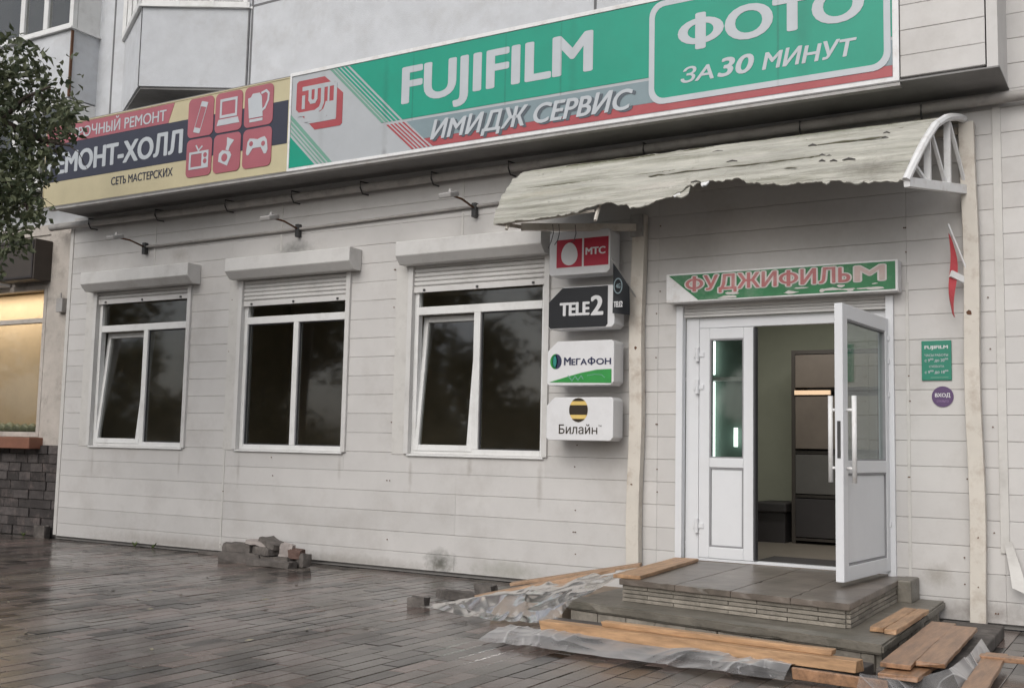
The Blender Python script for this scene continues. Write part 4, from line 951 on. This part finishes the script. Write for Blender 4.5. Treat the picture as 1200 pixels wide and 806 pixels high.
bm_ = MB().bar((-4.86, -.62, 3.20), (-3.97, -.12, 3.21), .05, .06).bar((-4.86, -.62, 3.20), (-4.90, -.98, 3.17), .03, .03).bar((-4.90, -.03, 3.75), (-1.3, -.03, 3.75), .04, .05).build('purlin', 'post', cp)
ribs = MB()
for x in (-4.8, -3.95):
    ribs.tube([(x, prof(k/10)[0]+.035, prof(k/10)[1]-.045) for k in range(0, 11)], .016, 6)
ribs.tube([(-4.85, -.96, 3.17), (-4.4, -.955, 3.175), (-3.97, -.94, 3.20)], .013, 6)
ribs.build('rib', 'post', cp)
MB().box(-4.025, -3.905, -.128, -.102, 3.13, 3.33).build('post_bracket', 'metalgrey', cp, bevel=.004)
ww = MB()
for k, (x, y) in enumerate(((-4.55, -.60), (-4.5, -.58), (-4.38, -.5))):
    ww.tube([(x, y, 3.2), (x+.02, y-.02, 3.12), (x-.02, y+.02, 3.06), (x-.04, y+.0, 2.99+.03*k)], .004, 5)
ww.build('loose_wire', 'rubber', cp)

# ================================================================== STEPS
sp = thing('entrance_steps', (-2.6, -1.2, 0), 'wet concrete entrance steps with two levels in front of the doorway', 'steps')
MB().zprism([(-3.36, -1.60), (-1.73, -1.83), (-1.76, -.03), (-3.40, -.03)], .10, .284).build('landing_base', 'concrete', sp, bevel=.008)
def rough_slab(poly, z0, z1, name, m, amp, parent, n=5, bev=.012):
    bm = bmesh.new(); mb = MB().zprism(poly, z0, z1)
    vs = [bm.verts.new(v) for v in mb.v]; [bm.faces.new([vs[i] for i in f]) for f in mb.f]
    bmesh.ops.recalc_face_normals(bm, faces=bm.faces)
    bmesh.ops.bevel(bm, geom=bm.edges[:], offset=bev, segments=2, affect='EDGES')
    for _ in range(n):
        lo_ = [e for e in bm.edges if e.calc_length() > .09]
        if lo_: bmesh.ops.subdivide_edges(bm, edges=lo_, cuts=1, use_grid_fill=True)
    bmesh.ops.triangulate(bm, faces=bm.faces); bm.normal_update()
    for v in bm.verts:
        nn = mn.noise(v.co*6)+.6*mn.noise(v.co*17); chip = max(0, mn.noise(v.co*9+Vector((5,5,5)))-.25)
        edge = 1 if abs(v.normal.z) < .95 and abs(v.normal.z) > .15 else .25
        v.co += v.normal*(nn*amp*.5*edge-chip*amp*5*edge)
    out = MB(); out.add([tuple(v.co) for v in bm.verts], [tuple(v.index for v in f.verts) for f in (bm.verts.index_update() or bm.faces)]); bm.free()
    return out.build(name, m, parent)
lt = MB(); random.seed(4)
def face_bricks(mb, p, q, z0, h, rows, bl, d=.012):
    p = Vector((*p, 0)); q = Vector((*q, 0)); u = (q-p); Ln = u.length; u /= Ln; nrm = Vector((u.y, -u.x, 0))
    for r_ in range(rows):
        s = -(r_ % 2)*bl*.5
        while s < Ln:
            a, b = max(s, 0)+.003, min(s+bl, Ln)-.003
            if b-a > .03:
                c = p+u*((a+b)/2)+nrm*(d*random.uniform(.2, 1)); mb.obox((c.x, c.y, z0+h*(r_+.5)), b-a, .03, h-.006, u, nrm)
            s += bl
face_bricks(lt, (-3.36, -1.60), (-1.73, -1.83), .172, .029, 4, .42)
face_bricks(lt, (-1.73, -1.83), (-1.76, -.1), .172, .029, 4, .42)
lt.build('landing_face', 'stepbrick', sp)
MB().zprism([(-3.66, -1.80), (-1.46, -2.24), (-1.49, -.03), (-3.66, -.03)], .0, .111).build('step_base', 'concrete', sp, bevel=.006)
rough_slab([(-3.70, -1.84), (-1.41, -2.30), (-1.45, -.02), (-3.70, -.02)], .112, .172, 'step_slab', 'concrete', .008, sp)
fx = [0, .27, .52, .77, 1]
for f0, f1 in zip(fx[:-1], fx[1:]):
    a0, a1 = -3.38+1.68*f0+.0006, -3.38+1.68*f1-.0006; c0, c1 = -3.42+1.69*f0+.0006, -3.42+1.69*f1-.0006
    rough_slab([(a0, -1.64-.24*f0), (a1, -1.64-.24*f1), (c1, -.01), (c0, -.01)], .288, .328+random.uniform(-.001, .001), 'landing_slab', 'slab', .005, sp, bev=.003)
sf = MB(); face_bricks(sf, (-3.66, -1.80), (-1.46, -2.24), .006, .102, 1, .24, .02); face_bricks(sf, (-1.46, -2.24), (-1.49, -.2), .006, .102, 1, .24, .02); sf.build('step_face', 'stepbrick', sp)
MB().zprism([(-3.58, -2.49), (-1.50, -2.64), (-1.45, -2.0), (-3.74, -1.92)], -.01, .060).build('low_kerb', 'rubble', sp, bevel=.008)
bl_ = MB().box(-1.735, -1.63, -.34, -.03, .165, .335); tag(bl_.build('concrete_block', 'concrete', bevel=.012), 'small mossy concrete block beside the open door hinge', 'block')

# ================================================================== TIMBER
def board(name, a, b, w, h, m, lab, cat='plank', group=None, roll=0, warp=.0, taper=0):
    """a, b: centre line of the underside"""
    a = Vector(a); b = Vector(b); d = (b-a); L_ = d.length; d.normalize(); side = d.cross(Vector((0,0,1))).normalized(); u = side.cross(d)
    side, u = side*math.cos(roll)+u*math.sin(roll), u*math.cos(roll)-side*math.sin(roll)
    mb = MB(); n = 10
    for i in range(n+1):
        t_ = i/n; c = a+d*(L_*t_)+u*(warp*math.sin(math.pi*t_)); ww_ = w*(1-taper*t_)
        jit = [random.uniform(-.0035, .0035) for _ in range(4)]
        for k, (sx, sz) in enumerate(((-.5, 0), (.5, 0), (.5, 1), (-.5, 1))): mb.v.append(tuple(c+side*(ww_*sx+jit[k])+u*(h*sz)))
    for i in range(n):
        o = 4*i
        for k in range(4): mb.f.append((o+k, o+(k+1)%4, o+4+(k+1)%4, o+4+k))
    mb.f += [(0,3,2,1), (4*n, 4*n+1, 4*n+2, 4*n+3)]
    for q in (0, 1, 2, 3): k2 = 4*n+q; e_ = d*random.uniform(-.018, .006); mb.v[k2] = tuple(Vector(mb.v[k2])+e_); mb.v[q] = tuple(Vector(mb.v[q])-d*random.uniform(-.014, .006))
    o = mb.build(name, m, bevel=.004); tag(o, lab, cat, group); return o
random.seed(15)
G = 'timber lying around the steps'
board('beam', (-3.53, -2.47, .063), (-1.46, -2.62, .066), .10, .065, 'woodx', 'long pale beam lying in front of the lower step', 'beam', G)
board('beam', (-3.10, -2.45, .129), (-1.62, -2.565, .132), .07, .032, 'woodx', 'thin batten lying on top of the long pale beam', 'beam', G)
board('plank', (-3.33, -1.62, .330), (-3.47, -.12, .330), .20, .028, 'wood', 'clean wide plank lying along the left edge of the top landing', 'plank', G)
board('plank', (-4.50, -1.80, .10), (-3.66, -1.12, .315), .075, .028, 'woodthin', 'thin lath sloping from the paving up to the top landing, over the film', 'plank', G)
board('plank', (-4.55, -1.18, .14), (-3.58, -.80, .335), .11, .025, 'woodthin', 'narrow board behind the sloping lath, against the siding', 'plank', G)
board('plank', (-1.255, -2.74, .13), (-1.30, -1.00, .125), .155, .026, 'woodold', 'wet orange plank right of the lower step, left one of the pair', 'plank', G)
board('plank', (-1.105, -2.60, .132), (-1.15, -1.10, .128), .145, .026, 'woodold', 'wet orange plank right of the lower step, right one of the pair', 'plank', G)
board('plank', (-1.22, -2.86, .095), (-1.20, -2.35, .095), .20, .026, 'woodold', 'short offcut tucked under the pair of orange planks', 'plank', G)
board('plank', (-1.54, -1.88, .176), (-1.54, -.85, .176), .085, .03, 'wood', 'pale short plank on the lower step, left one of two', 'plank', G)
board('plank', (-1.455, -1.90, .174), (-1.46, -.82, .174), .075, .03, 'wood', 'pale short plank on the right rim of the lower step', 'plank', G)
board('plank', (-.87, -2.85, .05), (-.91, -1.55, .05), .12, .028, 'woodold', 'separate orange plank at the far right bottom corner', 'plank', G)
board('plank', (-1.0, -1.75, .06), (-.62, -1.70, .06), .09, .03, 'woodold', 'short dark crosspiece under the far right plank', 'plank', G)
board('stake', (-1.80, -2.86, .0), (-1.80, -2.86, .125), .05, .05, 'woodold', 'short brown stake standing at the end of the film', 'stake', G)
board('plank', (-1.78, -2.83, .03), (-1.25, -2.88, .03), .03, .06, 'woodold', 'brown edge board low on the paving right of the stake', 'plank', G)
bx = MB().zprism([(-1.40, -2.55), (-.98, -2.45), (-1.0, -.4), (-1.40, -.4)], 0, .085); tag(bx.build('low_plinth', 'rubble', bevel=.01), 'low dark rubble footing under the pair of orange planks', 'footing')

# ================================================================== FILM, BOARD, RUBBLE
def sheet(name, rows, m, lab, cat, fold=.012, seed=0):
    """rows: list of polylines (same length) of 3D points, lofted and subdivided, then crumpled"""
    rows = [[Vector(p) for p in r_] for r_ in rows]
    def lerp(r_, t_):
        q = t_*(len(r_)-1); i = min(int(q), len(r_)-2); return r_[i].lerp(r_[i+1], q-i)
    NU, NV = 240, 44; mb = MB()
    for i in range(NU+1):
        for j in range(NV+1):
            q = j/NV*(len(rows)-1); k = min(int(q), len(rows)-2); p = lerp(rows[k], i/NU).lerp(lerp(rows[k+1], i/NU), q-k)
            # folds radiate across the sheet: sharp ridges of a stretched, warped noise
            wq = Vector((p.x*1.7+seed, p.y*1.7, p.z*3)); wx = mn.noise(wq)*.9; wy = mn.noise(wq+Vector((7,3,1)))*.9
            rd = lambda a: 1-abs(mn.noise(a))*2.4
            d = fold*(1.3*rd(Vector((p.x*4.2+wx+seed, p.y*1.0+wy, p.z*1.2)))+.8*rd(Vector((p.x*2.2-p.y*3.5+wy*1.5+seed, wx, p.z*3)))+.3*rd(Vector((p.x*8.5+p.z*6+2*wx, p.y*5+2*wy, p.z*3))))*.85
            mb.v.append((p.x+.4*d, p.y-.8*d, max(.004, p.z+.6*d)))
    for i in range(NU):
        for j in range(NV): a = i*(NV+1)+j; mb.f.append((a, a+1, a+NV+2, a+NV+1))
    o = mb.build(name, m, smooth=True); tag(o, lab, cat); return o
xs = [-3.80, -3.45, -3.0, -2.5, -2.1, -1.82]
sheet('film', [[(x, -2.44-.03*i, .061) for i, x in enumerate(xs)], [(x, -2.56-.03*i, .066+.010*math.sin(x*9)) for i, x in enumerate(xs)], [(x, -2.70-.02*i, .045+.016*math.sin(x*5)) for i, x in enumerate(xs)], [(x, -2.83-.006*i, .008) for i, x in enumerate(xs)]],
      'film', 'clear crumpled film under the long pale beam', 'film', .024, 1)
sheet('film', [[(-4.65, -1.55, .03), (-4.4, -1.62, .12), (-4.1, -1.45, .20), (-3.8, -1.25, .28), (-3.52, -1.30, .30), (-3.42, -1.55, .31)],
               [(-4.72, -1.68, .05), (-4.45, -1.84, .12), (-4.15, -1.88, .16), (-3.85, -1.76, .19), (-3.62, -1.78, .21), (-3.48, -1.72, .24)],
               [(-4.80, -1.84, .04), (-4.5, -1.92, .04), (-4.2, -2.04, .03), (-3.98, -1.98, .05), (-3.76, -1.92, .12), (-3.60, -1.90, .185)],
               [(-4.92, -1.92, .006), (-4.6, -1.99, .006), (-4.22, -2.11, .006), (-3.95, -2.07, .006), (-3.82, -2.03, .01), (-3.70, -1.97, .03)]],
      'film', 'clear crumpled film bunched left of the steps under the sloping lath', 'film', .03, 6)
sheet('film', [[(-1.42, -2.85, .09), (-1.2, -2.85, .09), (-1.02, -2.6, .12), (-1.0, -2.0, .12), (-1.02, -1.4, .12)], [(-1.42, -2.93, .01), (-1.15, -2.93, .01), (-.93, -2.65, .01), (-.94, -2.0, .01), (-.97, -1.4, .01)]],
      'film', 'grey film showing below the right edge of the orange planks', 'film', .03, 3)
tag(MB().zprism([(-4.36, -1.80), (-3.95, -1.84), (-3.76, -1.78), (-3.72, -.6), (-4.3, -.6)], .0, .13).build('board', 'board', bevel=.006), 'beige board seen through the film left of the steps', 'board')
random.seed(31)
def chunk(x, y, z, lx_, ly_, lz_, rz, m, lab, tilt=0, cat='brick', group=None, name='brick'):
    bm = bmesh.new(); bmesh.ops.create_cube(bm, size=1)
    bmesh.ops.subdivide_edges(bm, edges=bm.edges[:], cuts=3, use_grid_fill=True)
    sd_ = random.random()*50
    rot = Matrix.Rotation(rz, 3, 'Z') @ Matrix.Rotation(tilt, 3, 'Y')
    vs = []
    for v in bm.verts:
        p = Vector((v.co.x*lx_, v.co.y*ly_, v.co.z*lz_)); nn = mn.noise_vector(p*14+Vector((sd_,0,0))); p += nn*.017
        q = rot @ p; vs.append((q.x+x, q.y+y, q.z+z))
    fs = [tuple(v.index for v in f.verts) for f in bm.faces]; bm.free()
    mb = MB(); mb.add(vs, fs); o = mb.build(name, m); tag(o, lab, cat, group); return o
GP = 'rubble stacked against the siding'
chunk(-8.28, -.36, .05, .52, .25, .10, .1, 'rubble', 'dark block at the bottom left of the rubble heap', group=GP)
chunk(-7.82, -.33, .045, .42, .24, .09, -.05, 'rubble', 'dark block at the bottom right of the rubble heap', group=GP)
chunk(-8.33, -.35, .145, .36, .23, .085, .08, 'rubble', 'upper left block of the rubble heap', group=GP)
chunk(-7.98, -.34, .135, .30, .2, .08, -.2, 'rubble', 'block in the middle of the rubble heap', group=GP)
chunk(-8.10, -.33, .205, .24, .20, .035, .2, 'rubblepale', 'thin pale slab leaning on top of the rubble heap', .15, group=GP)
chunk(-7.93, -.33, .215, .26, .18, .045, -.15, 'rubble', 'tilted dark slab on the top of the rubble heap', .3, group=GP)
chunk(-7.72, -.34, .15, .12, .12, .14, .4, 'rubblepale', 'pale rough lump at the right of the rubble heap', .2, group=GP)
chunk(-7.58, -.36, .13, .14, .1, .09, .2, 'rubblered', 'reddish brick piece at the right of the rubble heap', group=GP)
chunk(-7.50, -.34, .07, .12, .1, .13, -.2, 'rubble', 'grey piece ending the rubble heap', group=GP)
chunk(-7.78, -.50, .03, .55, .14, .06, .05, 'rubble', 'low kerb piece in front of the rubble heap', group=GP)
chunk(-8.95, -.06, .015, .58, .08, .03, .02, 'rubble', 'flat dark strip along the siding left of the rubble heap', group=GP)
GB = 'loose bricks near the film'
chunk(-5.03, -1.78, .035, .14, .12, .07, .3, 'rubble', 'dark brick at the left tip of the film', group=GB)
chunk(-5.0, -1.30, .04, .30, .16, .06, .9, 'rubble', 'broken flat brick behind the dark brick at the film\'s tip', .1, group=GB)
chunk(-4.92, -.98, .05, .16, .12, .10, .1, 'rubble', 'square grey brick between the film and the siding', group=GB)
chunk(-4.62, -.70, .04, .24, .12, .08, .3, 'rubble', 'brick lying behind the narrow board by the siding', group=GB)
chunk(-12.10, -.02, .07, .16, .1, .16, .2, 'rubble', 'upright grey stone at the foot of the dark brick base', name='stone', cat='stone')
# torn corner strip and dark gap at the lower right
ts = MB().xprism([(-.02, 0), (0, 0), (0, .01)], 0, .01)
tn = MB(); n = 10
for i in range(n+1):
    u = i/n; tn.v += [(-1.035+.06*u, -.03-.12*u*u, .62-.30*u), (-.985+.12*u, -.03-.16*u*u, .64-.36*u)]
    tn.v += [(-1.035+.06*u, -.027-.12*u*u, .623-.30*u), (-.985+.12*u, -.027-.16*u*u, .643-.36*u)]
for i in range(n): a = 4*i; tn.f += [(a, a+1, a+5, a+4), (a+2, a+6, a+7, a+3), (a, a+4, a+6, a+2), (a+1, a+3, a+7, a+5)]
tag(tn.build('torn_trim', 'batten'), 'torn white trim strip curling off the wall at the lower right', 'trim')
MB()
# small growth and litter at the foot of the wall
random.seed(12)
for x, y, lab in ((-10.35, -.05, 'small green weed at the foot of the siding under the left window'), (-10.05, -.04, 'tiny dry weed right of the green one at the siding\'s foot'), (-12.35, -.1, 'little weed at the foot of the dark brick base')):
    wb = MB()
    for k in range(9):
        a = random.random()*6.28; l = random.uniform(.03, .08); c = Vector((x, y, 0)); e = c+Vector((math.cos(a)*l*.7, math.sin(a)*l*.5, l)); s_ = Vector((-math.sin(a), math.cos(a), 0))*.012
        md = (c+e)/2; wb.add([c, md+s_, e, md-s_], [(0,1,2,3)])
    tag(wb.build('weed', 'weed'), lab, 'weed', 'weeds along the wall')
lv = MB()
for k in range(46):
    x = random.uniform(-12.3, -3.8); y = -random.random()**.6*4.6
    if x > -5 and y > -3.2: continue
    if random.random() < .6: x = random.uniform(-9.5, -4.6); y = random.uniform(-5.2, -1.0); 
    a = random.random()*6.28; l = random.uniform(.018, .035); c = Vector((x, y, .0065)); d = Vector((math.cos(a), math.sin(a), 0))*l; s_ = Vector((-math.sin(a), math.cos(a), 0))*l*.45
    lv.add([c-d, c+s_+Vector((0,0,.006)), c+d+Vector((0,0,.004)), c-s_], [(0,1,2,3)])
tag(lv.build('fallen_leaves', 'deadleaf'), 'scattered small fallen leaves on the wet paving', 'leaves', None, 'stuff')

# ================================================================== HALL FURNITURE
cb = thing('cabinet', (-3.0, 2.6, .33), 'tall brown shelf cabinet standing inside the doorway', 'cabinet')
c_ = MB().box(-3.33, -3.29, 2.4, 2.9, .33, 2.32).box(-2.42, -2.38, 2.4, 2.9, .33, 2.32).box(-3.29, -2.42, 2.4, 2.9, 2.28, 2.32).box(-3.29, -2.42, 2.86, 2.9, .33, 2.28)
for z in (.36, .80, 1.25, 1.72): c_.box(-3.29, -2.42, 2.41, 2.86, z, z+.03)
c_.build('carcass', 'cabinet', cb)
MB().box(-3.29, -2.92, 2.37, 2.40, 1.855, 1.90).build('shelf_light', 'warmstrip', cb)
for z0, z1, m_ in ((1.93, 2.27, 'cabfront'), (1.30, 1.84, 'cabfront'), (.84, 1.24, 'cabpale'), (.40, .79, 'benchdark')): MB().box(-3.285, -2.425, 2.385, 2.40, z0, z1).build('front_panel', m_, cb, bevel=.003)
bn = thing('bench', (-3.52, 2.6, .33), 'low dark bench inside the hall left of the cabinet', 'bench')
MB().box(-3.72, -3.36, 2.3, 2.9, .64, .74).build('seat', 'benchdark', bn, bevel=.015)
MB().box(-3.70, -3.38, 2.34, 2.88, .33, .638).build('base', 'benchdark', bn)
mt_ = MB().box(-3.0, -2.2, .25, .75, .331, .343); tag(mt_.build('door_mat', 'benchdark', bevel=.004), 'dark mat on the hall floor just inside the doorway', 'mat')
dl = thing('display_stand', (-3.7, 1.2, .33), 'pale display stand with lit vertical tubes seen through the left door glass', 'stand')
MB().box(-4.1, -3.40, 1.25, 1.30, .33, 2.45).build('back_panel', 'standpanel', dl)
MB().box(-4.1, -3.40, 1.10, 1.249, .33, .38).build('base', 'white', dl); MB().box(-4.1, -3.40, 1.12, 1.249, 1.93, 1.96).build('shelf', 'white', dl)
MB().tube([(-3.735, 1.2, 1.18), (-3.735, 1.2, 1.92)], .018, 10).tube([(-3.735, 1.2, 1.99), (-3.735, 1.2, 2.32)], .018, 10).build('lit_tube', 'tube', dl)
MB().tube([(-3.51, 1.2, 1.30), (-3.51, 1.2, 1.48)], .020, 10).build('lit_tube', 'tube', dl)
hl = bpy.data.lights.new('hall_fill_light', 'AREA'); hl.energy = 17; hl.shape = 'RECTANGLE'; hl.size = 1.2; hl.size_y = .12; hl.color = (1, 1, .96)  # unseen fill light added under the hall ceiling, apart from the lit tubes
ho = bpy.data.objects.new('hall_fill_light', hl); COL.objects.link(ho); ho.parent = dl; ho.location = Vector((-2.95, 1.5, 2.93))-WLOC[dl]

# ================================================================== TREES
def leaf_cloud(clusters, n, size, seed):
    random.seed(seed); mb = MB()
    tot = sum(c[3]**2 for c in clusters)
    for cx, cy, cz, r, sx, sy, sz in clusters:
        for k in range(int(n*r*r/tot)):
            d = Vector((random.gauss(0,1), random.gauss(0,1), random.gauss(0,1))).normalized()*r*random.random()**.42
            p = Vector((cx+d.x*sx, cy+d.y*sy, cz+d.z*sz))
            if mn.noise(p*(1.3/size*.05)) < -.18: continue
            a = Vector((random.gauss(0,1), random.gauss(0,1), random.gauss(0,.8)-.5)).normalized(); b = a.orthogonal().normalized(); b = Matrix.Rotation(random.random()*6.28, 3, a) @ b
            l = size*random.uniform(.7, 1.3); w = l*.55; c = a.cross(b)*l*.1
            mb.add([p, p+a*l*.45+b*w*.5+c, p+a*l, p+a*l*.45-b*w*.5+c], [(0,1,2,3)])
    return mb
st_ = thing('tree', (-10.4, -2.6, 0), 'leafy tree at the left edge overlapping the cream sign', 'tree')
TW = MB()
TW.tube([(-10.4, -2.6, -.05), (-10.42, -2.6, 1.5), (-10.36, -2.65, 3.0), (-10.3, -2.7, 4.6), (-10.2, -2.7, 6.2)], [.13, .11, .095, .07, .03], 12)
limbs = [[(-10.36, -2.65, 2.8), (-9.9, -2.75, 3.6), (-9.3, -2.8, 4.15), (-8.9, -2.8, 4.35), (-8.55, -2.8, 4.4)], [(-10.3, -2.7, 4.0), (-9.8, -2.7, 4.4), (-9.3, -2.8, 4.6), (-8.95, -2.7, 4.6)],
         [(-9.9, -2.75, 3.6), (-9.4, -2.7, 3.7), (-8.95, -2.75, 3.5), (-8.7, -2.8, 3.2)], [(-9.3, -2.8, 4.2), (-8.9, -2.6, 4.0), (-8.5, -2.6, 3.9)], [(-9.9, -2.75, 3.5), (-9.5, -3.1, 3.2), (-9.1, -3.2, 2.9)]]
for l in limbs: TW.tube(l, [.04-.03*i/(len(l)-1) for i in range(len(l))], 7)
TW.build('trunk', 'bark', st_, smooth=True)
tg = MB(); random.seed(19)
for l in limbs:
    for a_, b_ in zip(l[1:-1], l[2:]):
        for k in range(4):
            p = Vector(a_).lerp(Vector(b_), random.random()); d = Vector((random.uniform(-.2, 1), random.uniform(-.6, .6), random.uniform(-.8, .6))).normalized()*random.uniform(.12, .3)
            tg.tube([p, p+d*.5+Vector((0,0,.03)), p+d-Vector((0,0,.04))], [.006, .004, .002], 5)
tg.build('twigs', 'bark', st_, smooth=True)['kind'] = 'stuff'
def pt(px, py, y):          # point on a vertical plane at depth y that the leaf cluster centres sit on
    d = fw*1272+rt2*(px-600)-up2*(py-403); k = (y-CY)/d.y; return (d.x*k, y, CH+d.z*k)
cl_ = [(-9.0, -2.9, 4.62, .34), (-8.62, -2.7, 4.52, .28), (-8.32, -2.75, 4.30, .22), (-8.30, -2.8, 4.05, .14), (-8.85, -2.6, 4.15, .34), (-9.2, -2.9, 4.1, .40), (-8.85, -2.7, 3.75, .24), (-9.0, -2.8, 3.55, .30), (-9.3, -2.8, 3.4, .34), (-8.78, -2.8, 3.45, .15),
       (-8.95, -2.8, 3.05, .20), (-9.1, -2.9, 2.8, .16), (-9.45, -2.9, 4.45, .4), (-9.6, -2.8, 3.7, .5), (-9.95, -2.7, 4.5, .45), (-10.5, -2.6, 4.9, .6), (-8.62, -2.8, 3.25, .14)]
lc = leaf_cloud([(x, y, z, r, 1, .9, 1) for x, y, z, r in cl_], 6600, .078, 3)
lc.build('crown', 'leaf', st_)
# row of trees across the street, seen in the window glass
random.seed(77)
bc = []
for k in range(15):
    a = random.random()*6.28; rr_ = random.uniform(0, 2.0); bc.append((math.cos(a)*rr_, math.sin(a)*rr_, random.uniform(1.0, 7.6), random.uniform(1.0, 1.7), 1, 1, .9))
proto = None
for i, (x, y, s_, lab) in enumerate(((-10, -17, 1.0, 'street tree nearest to the doorway, across the pavement'), (-14, -20, 1.15, 'broad tree second from the doorway, across the pavement'), (-17.5, -17.5, .95, 'lower tree third from the doorway, across the pavement'), (-21.5, -20.5, 1.2, 'tall tree fourth from the doorway, across the pavement'),
                                    (-25, -17.5, 1.0, 'fifth tree from the doorway, across the pavement'), (-29, -20, 1.15, 'sixth tree from the doorway, across the pavement'), (-33, -17.5, 1.05, 'seventh tree from the doorway, across the pavement'), (-37.5, -19, 1.2, 'eighth tree from the doorway, across the pavement'), (-42, -17, 1.1, 'last tree of the row across the pavement'))):
    if proto is None:
        t = thing('street_tree', (0, 0, 0), lab, 'tree', 'trees across the street')
        tk = MB().tube([(0,0,-.05),(.05,0,1.5),(-.05,.05,3.2),(.05,0,5.5),(0,0,7.5)], [.2,.17,.14,.09,.03], 10)
        for k in range(6): a = k*1.05; tk.tube([(0,0,2.4+k*.6),(math.cos(a)*.9,math.sin(a)*.9,3.4+k*.6),(math.cos(a)*1.8,math.sin(a)*1.8,4.0+k*.6)], [.07,.05,.02], 6)
        tk.build('trunk', 'bark', t, smooth=True)
        leaf_cloud(bc, 15000, .21, 5).build('crown', 'leaf2', t); proto = t
    else:
        t = proto.copy(); COL.objects.link(t); t['label'] = lab
        for ch in list(proto.children): c2 = ch.copy(); COL.objects.link(c2); c2.parent = t
    t.location = (x, y, -.03); t.scale = (s_, s_, s_); t.rotation_euler = (0, 0, i*1.3)
